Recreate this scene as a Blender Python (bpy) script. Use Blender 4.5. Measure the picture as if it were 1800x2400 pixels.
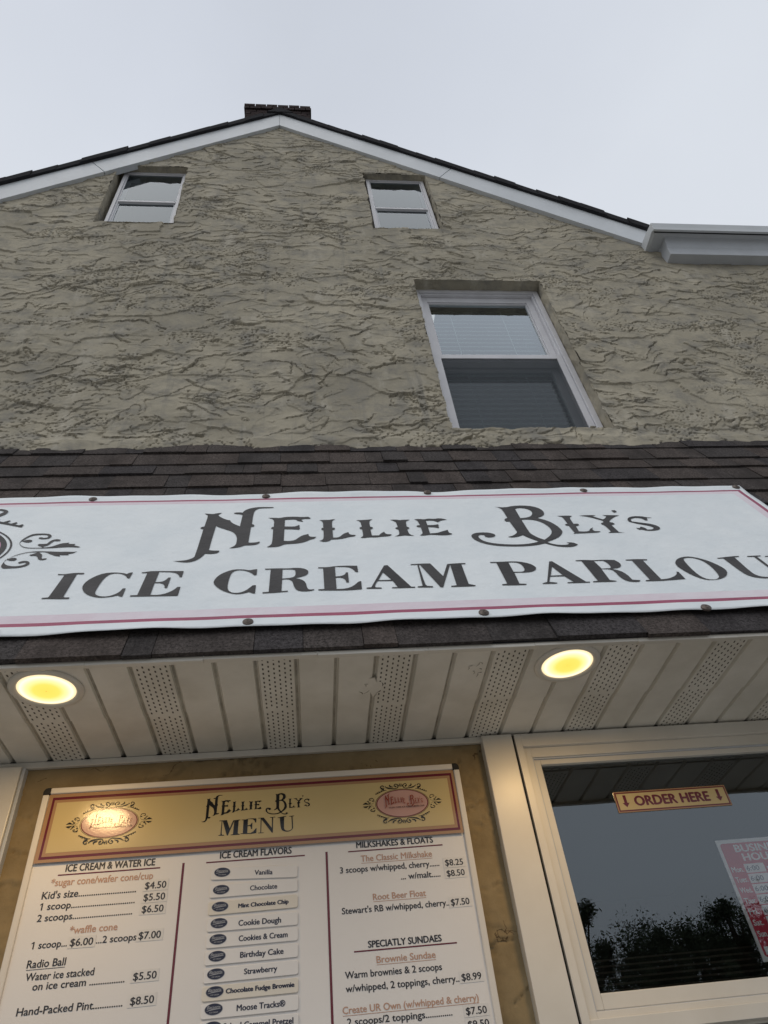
import bpy, bmesh, math, random
import numpy as np
from mathutils import Vector, Matrix
from mathutils.geometry import tessellate_polygon

for o in list(bpy.data.objects):
    bpy.data.objects.remove(o)
S = bpy.context.scene
COL = S.collection
random.seed(7)
EYE = 1.5                                   # eye height; wall heights below are measured from the eye

# ------------------------------------------------------------------ camera
cam_d = bpy.data.cameras.new('camera'); cam = bpy.data.objects.new('camera', cam_d); COL.objects.link(cam)
e, roll, yaw = 0.771621835, -0.130045123, 0.156061348
fw = Vector((math.sin(yaw)*math.cos(e), math.cos(yaw)*math.cos(e), math.sin(e)))
rt = Vector((math.cos(yaw), -math.sin(yaw), 0)); up = rt.cross(fw)
r2 = rt*math.cos(roll)+up*math.sin(roll); u2 = up*math.cos(roll)-rt*math.sin(roll)
cam.matrix_world = Matrix(((r2.x, u2.x, -fw.x, 0), (r2.y, u2.y, -fw.y, 0), (r2.z, u2.z, -fw.z, EYE), (0, 0, 0, 1)))
cam_d.sensor_fit = 'HORIZONTAL'; cam_d.sensor_width = 36; cam_d.lens = 36*1661.24/1800
cam_d.clip_start = 0.02; cam_d.clip_end = 2000
S.camera = cam

# ------------------------------------------------------------------ sky, sun, exposure
W = bpy.data.worlds.new('World'); S.world = W; W.use_nodes = True
nt = W.node_tree; nt.nodes.clear()
def wn(t): return nt.nodes.new(t)
out = wn('ShaderNodeOutputWorld'); bg = wn('ShaderNodeBackground'); bg.inputs[1].default_value = 0.1
sky = wn('ShaderNodeTexSky'); sky.sky_type = 'NISHITA'; sky.sun_disc = False
SUN_EL, SUN_AZ = math.radians(56), math.radians(222)
sky.sun_elevation = SUN_EL; sky.sun_rotation = SUN_AZ; sky.dust_density = 4; sky.air_density = 1.2
tc = wn('ShaderNodeTexCoord'); sep = wn('ShaderNodeSeparateXYZ'); nt.links.new(tc.outputs['Generated'], sep.inputs[0])
ramp = wn('ShaderNodeValToRGB')
el = ramp.color_ramp.elements
el[0].position = 0.0; el[0].color = (.50, .50, .51, 1)
el[1].position = 1.0; el[1].color = (.625, .665, .74, 1)
for p_, c_ in ((.25, (.64, .685, .74, 1)), (.5, (.68, .715, .765, 1)), (.72, (.76, .80, .86, 1)), (.88, (.73, .77, .835, 1)), (.955, (.67, .71, .785, 1))):
    k_ = el.new(p_); k_.color = c_
nt.links.new(sep.outputs[2], ramp.inputs[0])
cl = wn('ShaderNodeTexNoise'); cl.inputs['Scale'].default_value = 2.2; cl.inputs['Detail'].default_value = 5
nt.links.new(tc.outputs['Generated'], cl.inputs[0])
clr = wn('ShaderNodeMapRange'); clr.inputs[1].default_value = .3; clr.inputs[2].default_value = .7; clr.inputs[3].default_value = 9.5; clr.inputs[4].default_value = 10.4
nt.links.new(cl.outputs[0], clr.inputs[0])
mul = wn('ShaderNodeVectorMath'); mul.operation = 'SCALE'; nt.links.new(ramp.outputs[0], mul.inputs[0]); nt.links.new(clr.outputs[0], mul.inputs[3])
mx = wn('ShaderNodeMixRGB'); mx.inputs[0].default_value = .93
nt.links.new(sky.outputs[0], mx.inputs[1]); nt.links.new(mul.outputs[0], mx.inputs[2])
nt.links.new(mx.outputs[0], bg.inputs[0]); nt.links.new(bg.outputs[0], out.inputs[0])
sd = bpy.data.lights.new('sun', 'SUN'); sd.energy = 0.75; sd.angle = math.radians(65); sd.color = (1, .95, .88)
sun = bpy.data.objects.new('sun', sd); COL.objects.link(sun)
sdir = Vector((math.sin(SUN_AZ)*math.cos(SUN_EL), math.cos(SUN_AZ)*math.cos(SUN_EL), math.sin(SUN_EL)))
sun.rotation_euler = sdir.to_track_quat('Z', 'Y').to_euler(); sun.location = (0, -8, 12)
S.view_settings.view_transform = 'Standard'; S.view_settings.look = 'None'
S.view_settings.exposure = 0.0; S.view_settings.gamma = 1.0
S.cycles.use_denoising = True
S.cycles.max_bounces = 8

# ------------------------------------------------------------------ materials
MATS = {}
def nodes_of(name):
    m = bpy.data.materials.new(name); m.use_nodes = True
    t = m.node_tree; t.nodes.clear()
    o = t.nodes.new('ShaderNodeOutputMaterial'); b = t.nodes.new('ShaderNodeBsdfPrincipled')
    t.links.new(b.outputs[0], o.inputs[0])
    MATS[name] = m
    return m, t, b, o
def nz(t, scale, detail=4, rough=.55, stretch=None):
    c = t.nodes.new('ShaderNodeTexCoord'); n = t.nodes.new('ShaderNodeTexNoise')
    n.inputs['Scale'].default_value = scale; n.inputs['Detail'].default_value = detail; n.inputs['Roughness'].default_value = rough
    if stretch:
        m = t.nodes.new('ShaderNodeMapping'); m.inputs['Scale'].default_value = stretch
        t.links.new(c.outputs['Object'], m.inputs[0]); t.links.new(m.outputs[0], n.inputs[0])
    else: t.links.new(c.outputs['Object'], n.inputs[0])
    return n.outputs[0]
def mixc(t, fac, a, b, lo=.35, hi=.65):
    r = t.nodes.new('ShaderNodeMapRange'); r.inputs[1].default_value = lo; r.inputs[2].default_value = hi
    t.links.new(fac, r.inputs[0])
    x = t.nodes.new('ShaderNodeMixRGB'); t.links.new(r.outputs[0], x.inputs[0])
    for i, c in ((1, a), (2, b)):
        if isinstance(c, tuple): x.inputs[i].default_value = (*c, 1)
        else: t.links.new(c, x.inputs[i])
    return x.outputs[0]
def bump(t, b, h, strength, dist):
    n = t.nodes.new('ShaderNodeBump'); n.inputs['Strength'].default_value = strength; n.inputs['Distance'].default_value = dist
    t.links.new(h, n.inputs['Height']); t.links.new(n.outputs[0], b.inputs['Normal'])
def simple(name, c, rough=.55, spec=.4, var=.12, vs=6, bs=0, bstr=.3, bdist=.002, c2=None, metal=0, stretch=None):
    m, t, b, o = nodes_of(name)
    d = c2 or tuple(x*(1-var) for x in c)
    t.links.new(mixc(t, nz(t, vs, 6, .6, stretch), d, c), b.inputs['Base Color'])
    b.inputs['Roughness'].default_value = rough; b.inputs['Specular IOR Level'].default_value = spec; b.inputs['Metallic'].default_value = metal
    if bs: bump(t, b, nz(t, bs, 4), bstr, bdist)
    return m

# stucco, upper wall
m, t, b, o = nodes_of('stucco')
c1 = mixc(t, nz(t, 1.7, 6, .62), (.31, .282, .222), (.415, .376, .293), .38, .62)
c2 = mixc(t, nz(t, 6.0, 9, .74, (1, 1, 1.5)), (.24, .227, .198), c1, .36, .53)
c2 = mixc(t, nz(t, 4.0, 8, .7, (1.6, 1, .7)), (.44, .408, .34), c2, .30, .45)
c2 = mixc(t, nz(t, 3.0, 5, .6, (4.5, 1, .35)), (.26, .245, .21), c2, .30, .42)
t.links.new(c2, b.inputs['Base Color']); b.inputs['Roughness'].default_value = .9; b.inputs['Specular IOR Level'].default_value = .15
bump(t, b, nz(t, 160, 5, .7), .5, .003)
# stucco, ochre storefront
m, t, b, o = nodes_of('ochre_stucco')
c1 = mixc(t, nz(t, 5, 6, .62), (.205, .155, .085), (.285, .22, .125), .38, .62)
c2 = mixc(t, nz(t, 14, 8, .7), (.19, .135, .072), c1, .25, .40)
vc = t.nodes.new('ShaderNodeTexCoord'); vn = t.nodes.new('ShaderNodeTexNoise'); vn.inputs['Scale'].default_value = 11; vn.inputs['Detail'].default_value = 6
t.links.new(vc.outputs['Object'], vn.inputs[0])
va = t.nodes.new('ShaderNodeMixRGB'); va.inputs[0].default_value = .16; t.links.new(vc.outputs['Object'], va.inputs[1]); t.links.new(vn.outputs['Color'], va.inputs[2])
vv = t.nodes.new('ShaderNodeTexVoronoi'); vv.feature = 'DISTANCE_TO_EDGE'; vv.inputs['Scale'].default_value = 8.5; t.links.new(va.outputs[0], vv.inputs['Vector'])
vm = t.nodes.new('ShaderNodeMath'); vm.operation = 'ADD'; t.links.new(vv.outputs['Distance'], vm.inputs[0])
vk = t.nodes.new('ShaderNodeMapRange'); vk.inputs[1].default_value = .40; vk.inputs[2].default_value = .48; vk.inputs[3].default_value = .0; vk.inputs[4].default_value = .12; t.links.new(nz(t, 9, 3), vk.inputs[0]); t.links.new(vk.outputs[0], vm.inputs[1])
c2 = mixc(t, vm.outputs[0], (.09, .062, .036), c2, .003, .012)
t.links.new(c2, b.inputs['Base Color']); b.inputs['Roughness'].default_value = .85; b.inputs['Specular IOR Level'].default_value = .2
bump(t, b, nz(t, 120, 5, .7), .4, .002)
# shingles
def shingle(name, c):
    m, t, b, o = nodes_of(name)
    g = mixc(t, nz(t, 130, 4, .85), tuple(x*.35 for x in c), tuple(min(1, x*2.1) for x in c), .34, .66)
    s = mixc(t, nz(t, 9, 5, .6, (1, 1, .5)), tuple(x*.62 for x in c), g, .25, .55)
    t.links.new(s, b.inputs['Base Color']); b.inputs['Roughness'].default_value = .95; b.inputs['Specular IOR Level'].default_value = .12
    bump(t, b, nz(t, 430, 2, .7), .8, .002)
for i, c in enumerate(((.062, .052, .048), (.053, .046, .044), (.068, .056, .051), (.045, .041, .042), (.058, .050, .047), (.050, .045, .044))):
    shingle('shingle_%d' % i, c)
simple('roof_dark', (.03, .03, .034), .95, .1, .3, 30, 200, .6)
simple('white_board', (.60, .63, .66), .45, .4, .10, 4, 300, .05)
simple('grey_trim', (.50, .525, .56), .45, .4, .12, 5)
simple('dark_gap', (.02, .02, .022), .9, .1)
simple('vinyl_frame', (.62, .62, .65), .4, .4, .10, 9, 40, .08)
simple('cream_vinyl', (.65, .62, .56), .34, .45, .12, 3, 0, c2=(.58, .545, .48))
simple('soffit_vinyl', (.74, .71, .64), .5, .35, .14, 5.5, 18, .15, .004, c2=(.61, .58, .51))
simple('soffit_shadowline', (.50, .47, .40), .7, .2, .4, 14)
simple('vent_slot', (.11, .098, .08), .9, .1)
simple('brick_dark', (.042, .030, .030), .95, .1, .4, 14, 60, .8, .01)
simple('mortar', (.05, .044, .044), .95, .1)
simple('washer_metal', (.14, .115, .10), .5, .4, .4, 80, metal=.5)
simple('rubber_black', (.012, .012, .013), .55, .3)
simple('concrete', (.30, .295, .28), .9, .2, .2, 3, 200, .4)
simple('bark', (.07, .055, .04), .9, .1, .3, 12)
simple('leaf_dark', (.06, .078, .045), .7, .2, .4, 3)
simple('leaf_mid', (.09, .112, .062), .7, .2, .4, 3)
simple('interior_dark', (.022, .018, .014), .9, .1, .3, 3)
simple('blind_white', (.64, .74, .70), .6, .3)
# banner vinyl and its inks
def vinyl(name, c, c2, rough=.5):
    m, t, b, o = nodes_of(name)
    col = mixc(t, nz(t, 5, 8, .65, (1, 1, 1)), c2, c, .36, .60)
    t.links.new(col, b.inputs['Base Color']); b.inputs['Roughness'].default_value = rough; b.inputs['Specular IOR Level'].default_value = .3
    bump(t, b, nz(t, 16, 7, .62, (1, .6, 1.4)), .42, .012)
vinyl('banner_white', (.77, .81, .83), (.705, .755, .785))
vinyl('banner_pink', (.70, .60, .66), (.74, .69, .74))
vinyl('banner_stripe', (.36, .085, .15), (.30, .07, .125))
vinyl('banner_rose', (.52, .25, .37), (.46, .21, .33))
vinyl('banner_ink', (.034, .033, .035), (.056, .054, .056), .6)
# printed menu sheet (smooth laminate) and its inks
def gloss(name, c, rough=.13, coat=.0, spec=.42, c2=None):
    m, t, b, o = nodes_of(name)
    t.links.new(mixc(t, nz(t, 3, 5), c2 or tuple(x*.95 for x in c), c), b.inputs['Base Color'])
    b.inputs['Roughness'].default_value = rough; b.inputs['Specular IOR Level'].default_value = spec
    bump(t, b, nz(t, 150, 3, .6), .16, .0006)
gloss('menu_white', (.73, .71, .69), .22)
gloss('menu_gold', (.53, .42, .205), .19)
gloss('menu_tan_border', (.36, .215, .115))
gloss('menu_maroon', (.13, .018, .03))
gloss('menu_pink', (.50, .30, .26), .14)
gloss('menu_black', (.012, .011, .011))
gloss('menu_redbrown', (.25, .055, .035))
gloss('menu_text', (.028, .026, .03), .3)
gloss('menu_tan_text', (.48, .29, .205), .3)
gloss('strip_white', (.74, .725, .71), .3)
gloss('strip_cream', (.70, .66, .58), .3)
gloss('emblem_navy', (.018, .022, .05), .3)
gloss('emblem_grey', (.36, .37, .40), .3)
gloss('sticker_white', (.68, .665, .645), .35)
gloss('alu_frame', (.66, .62, .56), .4)
gloss('sign_red', (.55, .012, .05), .4)
gloss('strip_text', (.016, .018, .045), .35)
gloss('sign_white', (.82, .82, .80), .4)
gloss('sign_pen', (.05, .06, .10), .4)
# glass: clear pane that mirrors more the more obliquely it is seen
def glass(name, boost, tint=(.8, .86, .86)):
    m = bpy.data.materials.new(name); m.use_nodes = True; t = m.node_tree; t.nodes.clear()
    o = t.nodes.new('ShaderNodeOutputMaterial'); tr = t.nodes.new('ShaderNodeBsdfTransparent'); gl = t.nodes.new('ShaderNodeBsdfGlossy')
    tr.inputs[0].default_value = (*tint, 1); gl.inputs['Roughness'].default_value = 0.004; gl.inputs[0].default_value = (.88, .95, 1, 1)
    fr = t.nodes.new('ShaderNodeFresnel'); fr.inputs[0].default_value = 1.5
    mu = t.nodes.new('ShaderNodeMath'); mu.operation = 'MULTIPLY'; mu.inputs[1].default_value = boost; mu.use_clamp = True
    mix = t.nodes.new('ShaderNodeMixShader')
    t.links.new(fr.outputs[0], mu.inputs[0]); t.links.new(mu.outputs[0], mix.inputs[0])
    t.links.new(tr.outputs[0], mix.inputs[1]); t.links.new(gl.outputs[0], mix.inputs[2]); t.links.new(mix.outputs[0], o.inputs[0])
    n = t.nodes.new('ShaderNodeBump'); n.inputs['Strength'].default_value = .06; n.inputs['Distance'].default_value = .01
    t.links.new(nz(t, 2.5, 2), n.inputs['Height']); t.links.new(n.outputs[0], gl.inputs['Normal'])
    MATS[name] = m
glass('attic_glass', 1.35, (.7, .8, .85)); glass('bedroom_glass', 4.2); glass('shop_glass', 3.6, (.95, .97, .97))
# insect screen: a fine woven mesh that lets part of the view through
m = bpy.data.materials.new('insect_screen'); m.use_nodes = True; t = m.node_tree; t.nodes.clear(); MATS['insect_screen'] = m
o = t.nodes.new('ShaderNodeOutputMaterial'); tr = t.nodes.new('ShaderNodeBsdfTransparent'); df = t.nodes.new('ShaderNodeBsdfDiffuse')
df.inputs[0].default_value = (.085, .095, .105, 1)
mix = t.nodes.new('ShaderNodeMixShader'); mix.inputs[0].default_value = .62
t.links.new(tr.outputs[0], mix.inputs[1]); t.links.new(df.outputs[0], mix.inputs[2]); t.links.new(mix.outputs[0], o.inputs[0])

# ------------------------------------------------------------------ mesh builder
class MB:
    def __init__(s): s.v = []; s.f = []; s.m = []; s.names = []
    def mi(s, n):
        if n not in s.names: s.names.append(n)
        return s.names.index(n)
    def poly(s, pts, mat):
        k = len(s.v); s.v += [tuple(p) for p in pts]; s.f.append(tuple(range(k, k+len(pts)))); s.m.append(s.mi(mat))
    def tris(s, pts, tr, mat):
        k = len(s.v); s.v += [tuple(p) for p in pts]; i = s.mi(mat)
        for a in tr: s.f.append(tuple(k+q for q in a)); s.m.append(i)
    def hexa(s, p, mat):            # p: 8 points, 0-3 bottom ring, 4-7 top ring
        k = len(s.v); s.v += [tuple(q) for q in p]; i = s.mi(mat)
        for a in ((3, 2, 1, 0), (4, 5, 6, 7), (0, 1, 5, 4), (1, 2, 6, 5), (2, 3, 7, 6), (3, 0, 4, 7)):
            s.f.append(tuple(k+q for q in a)); s.m.append(i)
    def box(s, x0, x1, y0, y1, z0, z1, mat):
        s.hexa([(x0, y0, z0), (x1, y0, z0), (x1, y1, z0), (x0, y1, z0), (x0, y0, z1), (x1, y0, z1), (x1, y1, z1), (x0, y1, z1)], mat)
    def extrude_x(s, prof, x0, x1, mat):   # closed profile of (y, z)
        n = len(prof); k = len(s.v); i = s.mi(mat)
        s.v += [(x0, y, z) for y, z in prof]+[(x1, y, z) for y, z in prof]
        for a in range(n):
            c = (a+1) % n; s.f.append((k+a, k+c, k+n+c, k+n+a)); s.m.append(i)
        s.f.append(tuple(range(k, k+n))[::-1]); s.m.append(i)
        s.f.append(tuple(range(k+n, k+2*n))); s.m.append(i)
    def lathe(s, c, prof, mat, n=40, ax='z'):    # prof of (r, z) going down from c
        k = len(s.v); i = s.mi(mat)
        for r, z in prof:
            for a in range(n):
                q = 2*math.pi*a/n; s.v.append((c[0]+r*math.cos(q), c[1]+r*math.sin(q), c[2]+z))
        for j in range(len(prof)-1):
            for a in range(n):
                b2 = (a+1) % n; s.f.append((k+j*n+a, k+j*n+b2, k+(j+1)*n+b2, k+(j+1)*n+a)); s.m.append(i)
    def build(s, name, parent=None, bevel=0, smooth=False):
        base = Vector((0, 0, 0)); r = parent
        while r is not None:
            base += r.location; r = r.parent
        me = bpy.data.meshes.new(name)
        me.from_pydata([tuple(Vector(p)-base) for p in s.v], [], s.f); me.validate(verbose=False)
        for n in s.names: me.materials.append(MATS[n])
        if len(me.polygons) == len(s.m): me.polygons.foreach_set('material_index', s.m)
        if smooth: me.polygons.foreach_set('use_smooth', [True]*len(me.polygons))
        me.update()
        ob = bpy.data.objects.new(name, me); COL.objects.link(ob); ob.parent = parent
        if bevel:
            b = ob.modifiers.new('bevel', 'BEVEL'); b.width = bevel; b.segments = 2; b.limit_method = 'ANGLE'; b.angle_limit = math.radians(40)
        return ob
def tag(o, label=None, cat=None, group=None, kind=None):
    if label: o['label'] = label
    if cat: o['category'] = cat
    if group: o['group'] = group
    if kind: o['kind'] = kind
    return o
def empty(name, loc):
    o = bpy.data.objects.new(name, None); COL.objects.link(o); o.location = loc; o.empty_display_size = .1
    return o
def H(h): return h+EYE

# flat lettering -------------------------------------------------------------
def area(l):
    return sum(l[i][0]*l[(i+1) % len(l)][1]-l[(i+1) % len(l)][0]*l[i][1] for i in range(len(l)))
def loops_of(s, k=1e-4): return [[(int(a.split(',')[0])*k, int(a.split(',')[1])*k) for a in l.split()] for l in s.split('|')]
def round_loop(l, n=1):             # one pass of corner cutting on shallow corners only
    for _ in range(n):
        r = []; N = len(l)
        for i in range(N):
            a, b, c = Vector(l[i-1]), Vector(l[i]), Vector(l[(i+1) % N])
            u, w = b-a, c-b
            if u.length > 1e-9 and w.length > 1e-9 and u.angle(w) < math.radians(52):
                r.append(tuple(b-u*.25)); r.append(tuple(b+w*.25))
            else: r.append(l[i])
        l = r
    return l
def shape(mb, loops, fn, mat, smooth=1):
    L = [round_loop(l, smooth) for l in loops]
    pts = [p for l in L for p in l]
    tr = tessellate_polygon([[Vector((x, y, 0)) for x, y in l] for l in L])
    good = []
    for a in tr:
        p, q, r = (pts[i] for i in a)
        s = (q[0]-p[0])*(r[1]-p[1])-(r[0]-p[0])*(q[1]-p[1])
        good.append(tuple(a) if s > 0 else (a[0], a[2], a[1]))
    mb.tris([fn(x, y) for x, y in pts], good, mat)
def stroke(mb, pts, w, fn, mat, n=6):            # a ribbon along a smoothed line, widths w per point
    P = [Vector(p) for p in pts]; Q = []; Ws = []
    for i in range(len(P)-1):
        a, b, c, d = P[max(i-1, 0)], P[i], P[i+1], P[min(i+2, len(P)-1)]
        for k in range(n):
            s = k/n; Q.append(.5*((2*b)+(c-a)*s+(2*a-5*b+4*c-d)*s*s+(3*b-a-3*c+d)*s**3)); Ws.append(w[i]*(1-s)+w[i+1]*s)
    Q.append(P[-1]); Ws.append(w[-1])
    Lf, Rt = [], []
    for i, q in enumerate(Q):
        d = (Q[min(i+1, len(Q)-1)]-Q[max(i-1, 0)]); d = d.normalized() if d.length else Vector((1, 0)); nn = Vector((-d.y, d.x))*Ws[i]/2
        Lf.append(q+nn); Rt.append(q-nn)
    for i in range(len(Q)-1): mb.poly([fn(*Rt[i]), fn(*Rt[i+1]), fn(*Lf[i+1]), fn(*Lf[i])], mat)
def oval(mb, cx, cy, a, b, fn, mat, n=72, inner=None):
    if inner is None:
        mb.poly([fn(cx+a*math.cos(2*math.pi*i/n), cy+b*math.sin(2*math.pi*i/n)) for i in range(n)], mat)
    else:
        for i in range(n):
            p, q = 2*math.pi*i/n, 2*math.pi*(i+1)/n
            mb.poly([fn(cx+inner[0]*math.cos(p), cy+inner[1]*math.sin(p)), fn(cx+a*math.cos(p), cy+b*math.sin(p)), fn(cx+a*math.cos(q), cy+b*math.sin(q)), fn(cx+inner[0]*math.cos(q), cy+inner[1]*math.sin(q))], mat)
def rect(mb, x0, x1, y0, y1, fn, mat): mb.poly([fn(x0, y0), fn(x1, y0), fn(x1, y1), fn(x0, y1)], mat)
TX = {}
def text_tris(s, off=0.0, shear=0.0, spacing=1.0):
    key = (s, off, shear, spacing)
    if key not in TX:
        c = bpy.data.curves.new('lettering', 'FONT'); c.body = s; c.offset = off; c.shear = shear; c.resolution_u = 3; c.fill_mode = 'FRONT'; c.space_character = spacing
        o = bpy.data.objects.new('lettering', c); COL.objects.link(o)
        bpy.context.view_layer.update()
        ev = o.evaluated_get(bpy.context.evaluated_depsgraph_get()); me = ev.to_mesh()
        V = [(v.co.x, v.co.y) for v in me.vertices]; F = [tuple(p.vertices) for p in me.polygons]
        ev.to_mesh_clear(); bpy.data.objects.remove(o); bpy.data.curves.remove(c)
        TX[key] = (V, F)
    return TX[key]
CAPH = max(v[1] for v in text_tris('H')[0])
def text(mb, s, x0, x1, base, cap, fn, mat, off=0.0, shear=0.0, spacing=1.0):
    V, F = text_tris(s, 0.0, shear, spacing)
    a, b = min(v[0] for v in V), max(v[0] for v in V)
    kx = (x1-x0)/(b-a); ky = cap/CAPH; i = mb.mi(mat)
    o = off*1.0; N0 = Vector(fn(0, 0)); ax_ = Vector(fn(1, 0))-N0; ay_ = Vector(fn(0, 1))-N0; nn = ax_.cross(ay_).normalized()
    for q, (dx, dy) in enumerate(((0, 0), (o, 0), (-o, 0), (0, o*.6), (0, -o*.6)) if o > 0 else ((0, 0),)):
        k = len(mb.v)
        mb.v += [tuple(Vector(fn(x0+(x+dx-a)*kx, base+(y+dy)*ky))+nn*(.00003*q)) for x, y in V]
        for f in F:
            p = [V[j] for j in f[:3]]
            s2 = (p[1][0]-p[0][0])*(p[2][1]-p[0][1])-(p[2][0]-p[0][0])*(p[1][1]-p[0][1])
            mb.f.append(tuple(k+j for j in (f if s2 > 0 else f[::-1]))); mb.m.append(i)
# lettering outlines on the banner, in tenths of a millimetre (along, up the slope)
WEST = {
 'N': '-3337,7622 -3193,7598 -3037,7566 -2941,7626 -2757,7650 -2845,7549 -2870,7453 -2794,7337 -2663,7188 -2537,7087 -2444,7059 -2406,6924 -2294,6765 -2093,6587 -2067,7453 -2149,7514 -2340,7556 -2371,7606 -2313,7653 -2194,7663 -2073,7641 -2031,7787 -1902,7939 -1699,8031 -1526,8065 -1069,8034 -1043,7991 -1137,7970 -1521,7963 -1622,7884 -1692,7704 -1714,7420 -1719,6735 -1650,6693 -1630,6623 -1652,6541 -1734,6530 -1754,5427 -1653,5414 -1512,5427 -1419,5470 -1399,5448 -1428,5340 -1550,5264 -1706,5246 -1847,5260 -1950,5164 -2101,5105 -2315,5077 -2199,5178 -2123,5310 -2117,5565 -2127,5776 -2187,6015 -2299,6210 -2455,6337 -2663,6481 -2805,6594 -2858,6672 -2889,5853 -2906,4998 -2795,4958 -2585,4940 -2599,4829 -2684,4769 -2833,4751 -2994,4780 -3080,4535 -3209,4372 -3373,4270 -3550,4274 -3872,4361 -3652,4367 -3451,4411 -3317,4523 -3270,4622 -3236,6437 -3311,6471 -3344,6524 -3310,6598 -3226,6631 -3199,7413 -3234,7511',
 'E': '-1216,7186 -975,7174 -838,7143 -635,7229 -293,7228 -121,7187 119,7199 204,7091 169,7045 -54,7048 -122,6980 -48,6835 -224,6891 -292,7012 -462,7029 -649,7007 -657,6504 -358,6474 -258,6522 -184,6602 -164,6501 -184,6427 -151,6342 -191,6239 -307,6283 -657,6309 -666,5485 -512,5455 -321,5501 -208,5672 -95,5823 109,5921 117,5783 181,5715 356,5705 292,5587 161,5531 31,5411 -129,5323 -352,5280 -637,5268 -730,5164 -885,5091 -1182,5094 -1092,5177 -1018,5331 -1017,6320 -1077,6353 -1086,6414 -1061,6472 -1005,6492 -1002,6930 -1057,7091',
 'L1': '477,6918 690,6931 809,6917 913,6959 1034,6969 946,6910 899,6786 887,6348 969,6313 972,6230 946,6179 888,6160 884,5619 1034,5618 1138,5721 1229,5883 1394,5984 1400,5866 1471,5790 1618,5767 1562,5676 1429,5661 1277,5591 1110,5514 817,5502 748,5393 601,5345 443,5424 541,5482 588,5607 596,6168 537,6193 529,6269 551,6328 598,6340 598,6747 561,6851',
 'L2': '1698,6848 1940,6860 2079,6868 2273,6906 2180,6832 2134,6708 2127,6336 2205,6302 2215,6225 2169,6167 2123,6147 2125,5703 2356,5698 2419,5819 2550,5952 2562,5848 2614,5772 2778,5749 2717,5657 2597,5627 2430,5614 2228,5575 2016,5594 1863,5545 1751,5572 1823,5647 1854,5740 1849,6169 1790,6187 1773,6264 1794,6323 1853,6335 1843,6675 1813,6779',
 'I': '2846,6837 3082,6825 3162,6774 3289,6807 3517,6811 3412,6737 3348,6630 3336,6273 3399,6232 3406,6163 3364,6104 3328,6091 3327,5844 3371,5687 3505,5614 3298,5640 3201,5667 3064,5638 2843,5599 2951,5666 3029,5750 3032,6084 2976,6125 2939,6187 2966,6239 3034,6258 3029,6544 3003,6695',
 'E2': '3659,6828 3854,6842 3987,6796 4139,6860 4343,6818 4530,6873 4773,6756 4550,6695 4421,6567 4350,6658 4254,6710 4036,6705 4038,6360 4263,6364 4409,6403 4411,6317 4384,6265 4404,6187 4358,6120 4268,6194 4032,6222 4021,5755 4261,5772 4413,5861 4647,5976 4641,5841 4664,5751 4748,5694 4673,5625 4466,5599 4236,5633 4008,5675 3830,5619 3657,5628 3742,5697 3795,5819 3791,6219 3691,6239 3658,6295 3703,6362 3790,6365 3768,6624 3750,6736',
 'B': '6625,7683 7027,7620 7315,7737 7698,7763 8046,7670 8256,7442 8292,7121 8164,6866 7891,6726 8184,6508 8379,6150 8445,5760 8402,5573 8222,5305 7935,5093 7676,4955 7764,4835 7980,4726 8277,4727 8367,4801 8290,4885 8499,4874 8615,4726 8491,4619 8263,4571 7945,4623 7732,4740 7585,4871 7322,4771 6925,4706 6469,4715 5990,4785 5617,4954 5384,5206 5316,5462 5368,5596 5498,5701 5720,5735 5970,5703 6120,5584 6128,5482 6042,5395 5884,5358 5772,5419 5761,5548 5639,5573 5550,5486 5546,5359 5608,5175 5796,5005 6181,4879 6585,4830 6966,4844 7288,4932 7425,5004 7272,5156 7129,5318 7035,5479 6869,5378 6638,5317 6503,5370 6721,5459 6892,5654 6910,5747 6869,6495 6746,6501 6718,6613 6786,6731 6872,6767 6872,7477 6794,7621|7338,7487 7503,7576 7760,7499 7879,7279 7833,7039 7699,6838 7493,6756 7314,6734|7315,6613 7590,6629 7867,6504 8044,6217 8109,5874 8050,5592 7889,5341 7641,5109 7474,5254 7325,5538 7303,5679',
 'L3': '8637,6843 9032,6854 9180,6816 9074,6738 9028,6648 9005,6207 9141,6210 9177,6149 9132,6062 9020,6039 8983,5637 9205,5606 9360,5664 9427,5804 9569,5893 9483,5753 9523,5627 9728,5607 9616,5527 9393,5521 9120,5498 8858,5502 8734,5462 8811,5552 8796,5694 8790,6070 8709,6094 8692,6174 8749,6210 8806,6217 8806,6629 8793,6763',
 'Y': '9417,6835 9819,6857 10039,6825 9875,6760 9942,6695 10159,6489 10299,6605 10375,6735 10266,6834 10545,6810 10870,6783 10658,6690 10352,6398 10299,6270 10403,6224 10421,6104 10273,6042 10313,5519 10510,5461 10219,5486 9921,5483 10047,5552 10065,5627 10029,6055 9960,6108 9972,6217 10060,6242 10113,6340 10086,6422 9727,6736',
 'ap': '10742,7193 10876,7208 10910,7109 10847,7027 10764,7020',
 'S': '11945,6512 11758,6542 11692,6330 11602,6355 11571,6489 11421,6569 11216,6528 11108,6410 11105,6279 11380,6174 11694,6058 11844,5892 11863,5725 11756,5614 11548,5558 11285,5572 11209,5653 11077,5660 11027,5798 11147,5762 11230,5875 11337,5781 11363,5644 11544,5645 11647,5765 11612,5884 11434,5992 11174,6125 10993,6285 11004,6446 11138,6614 11334,6687 11608,6674 11754,6583 11882,6556',
}
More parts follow.
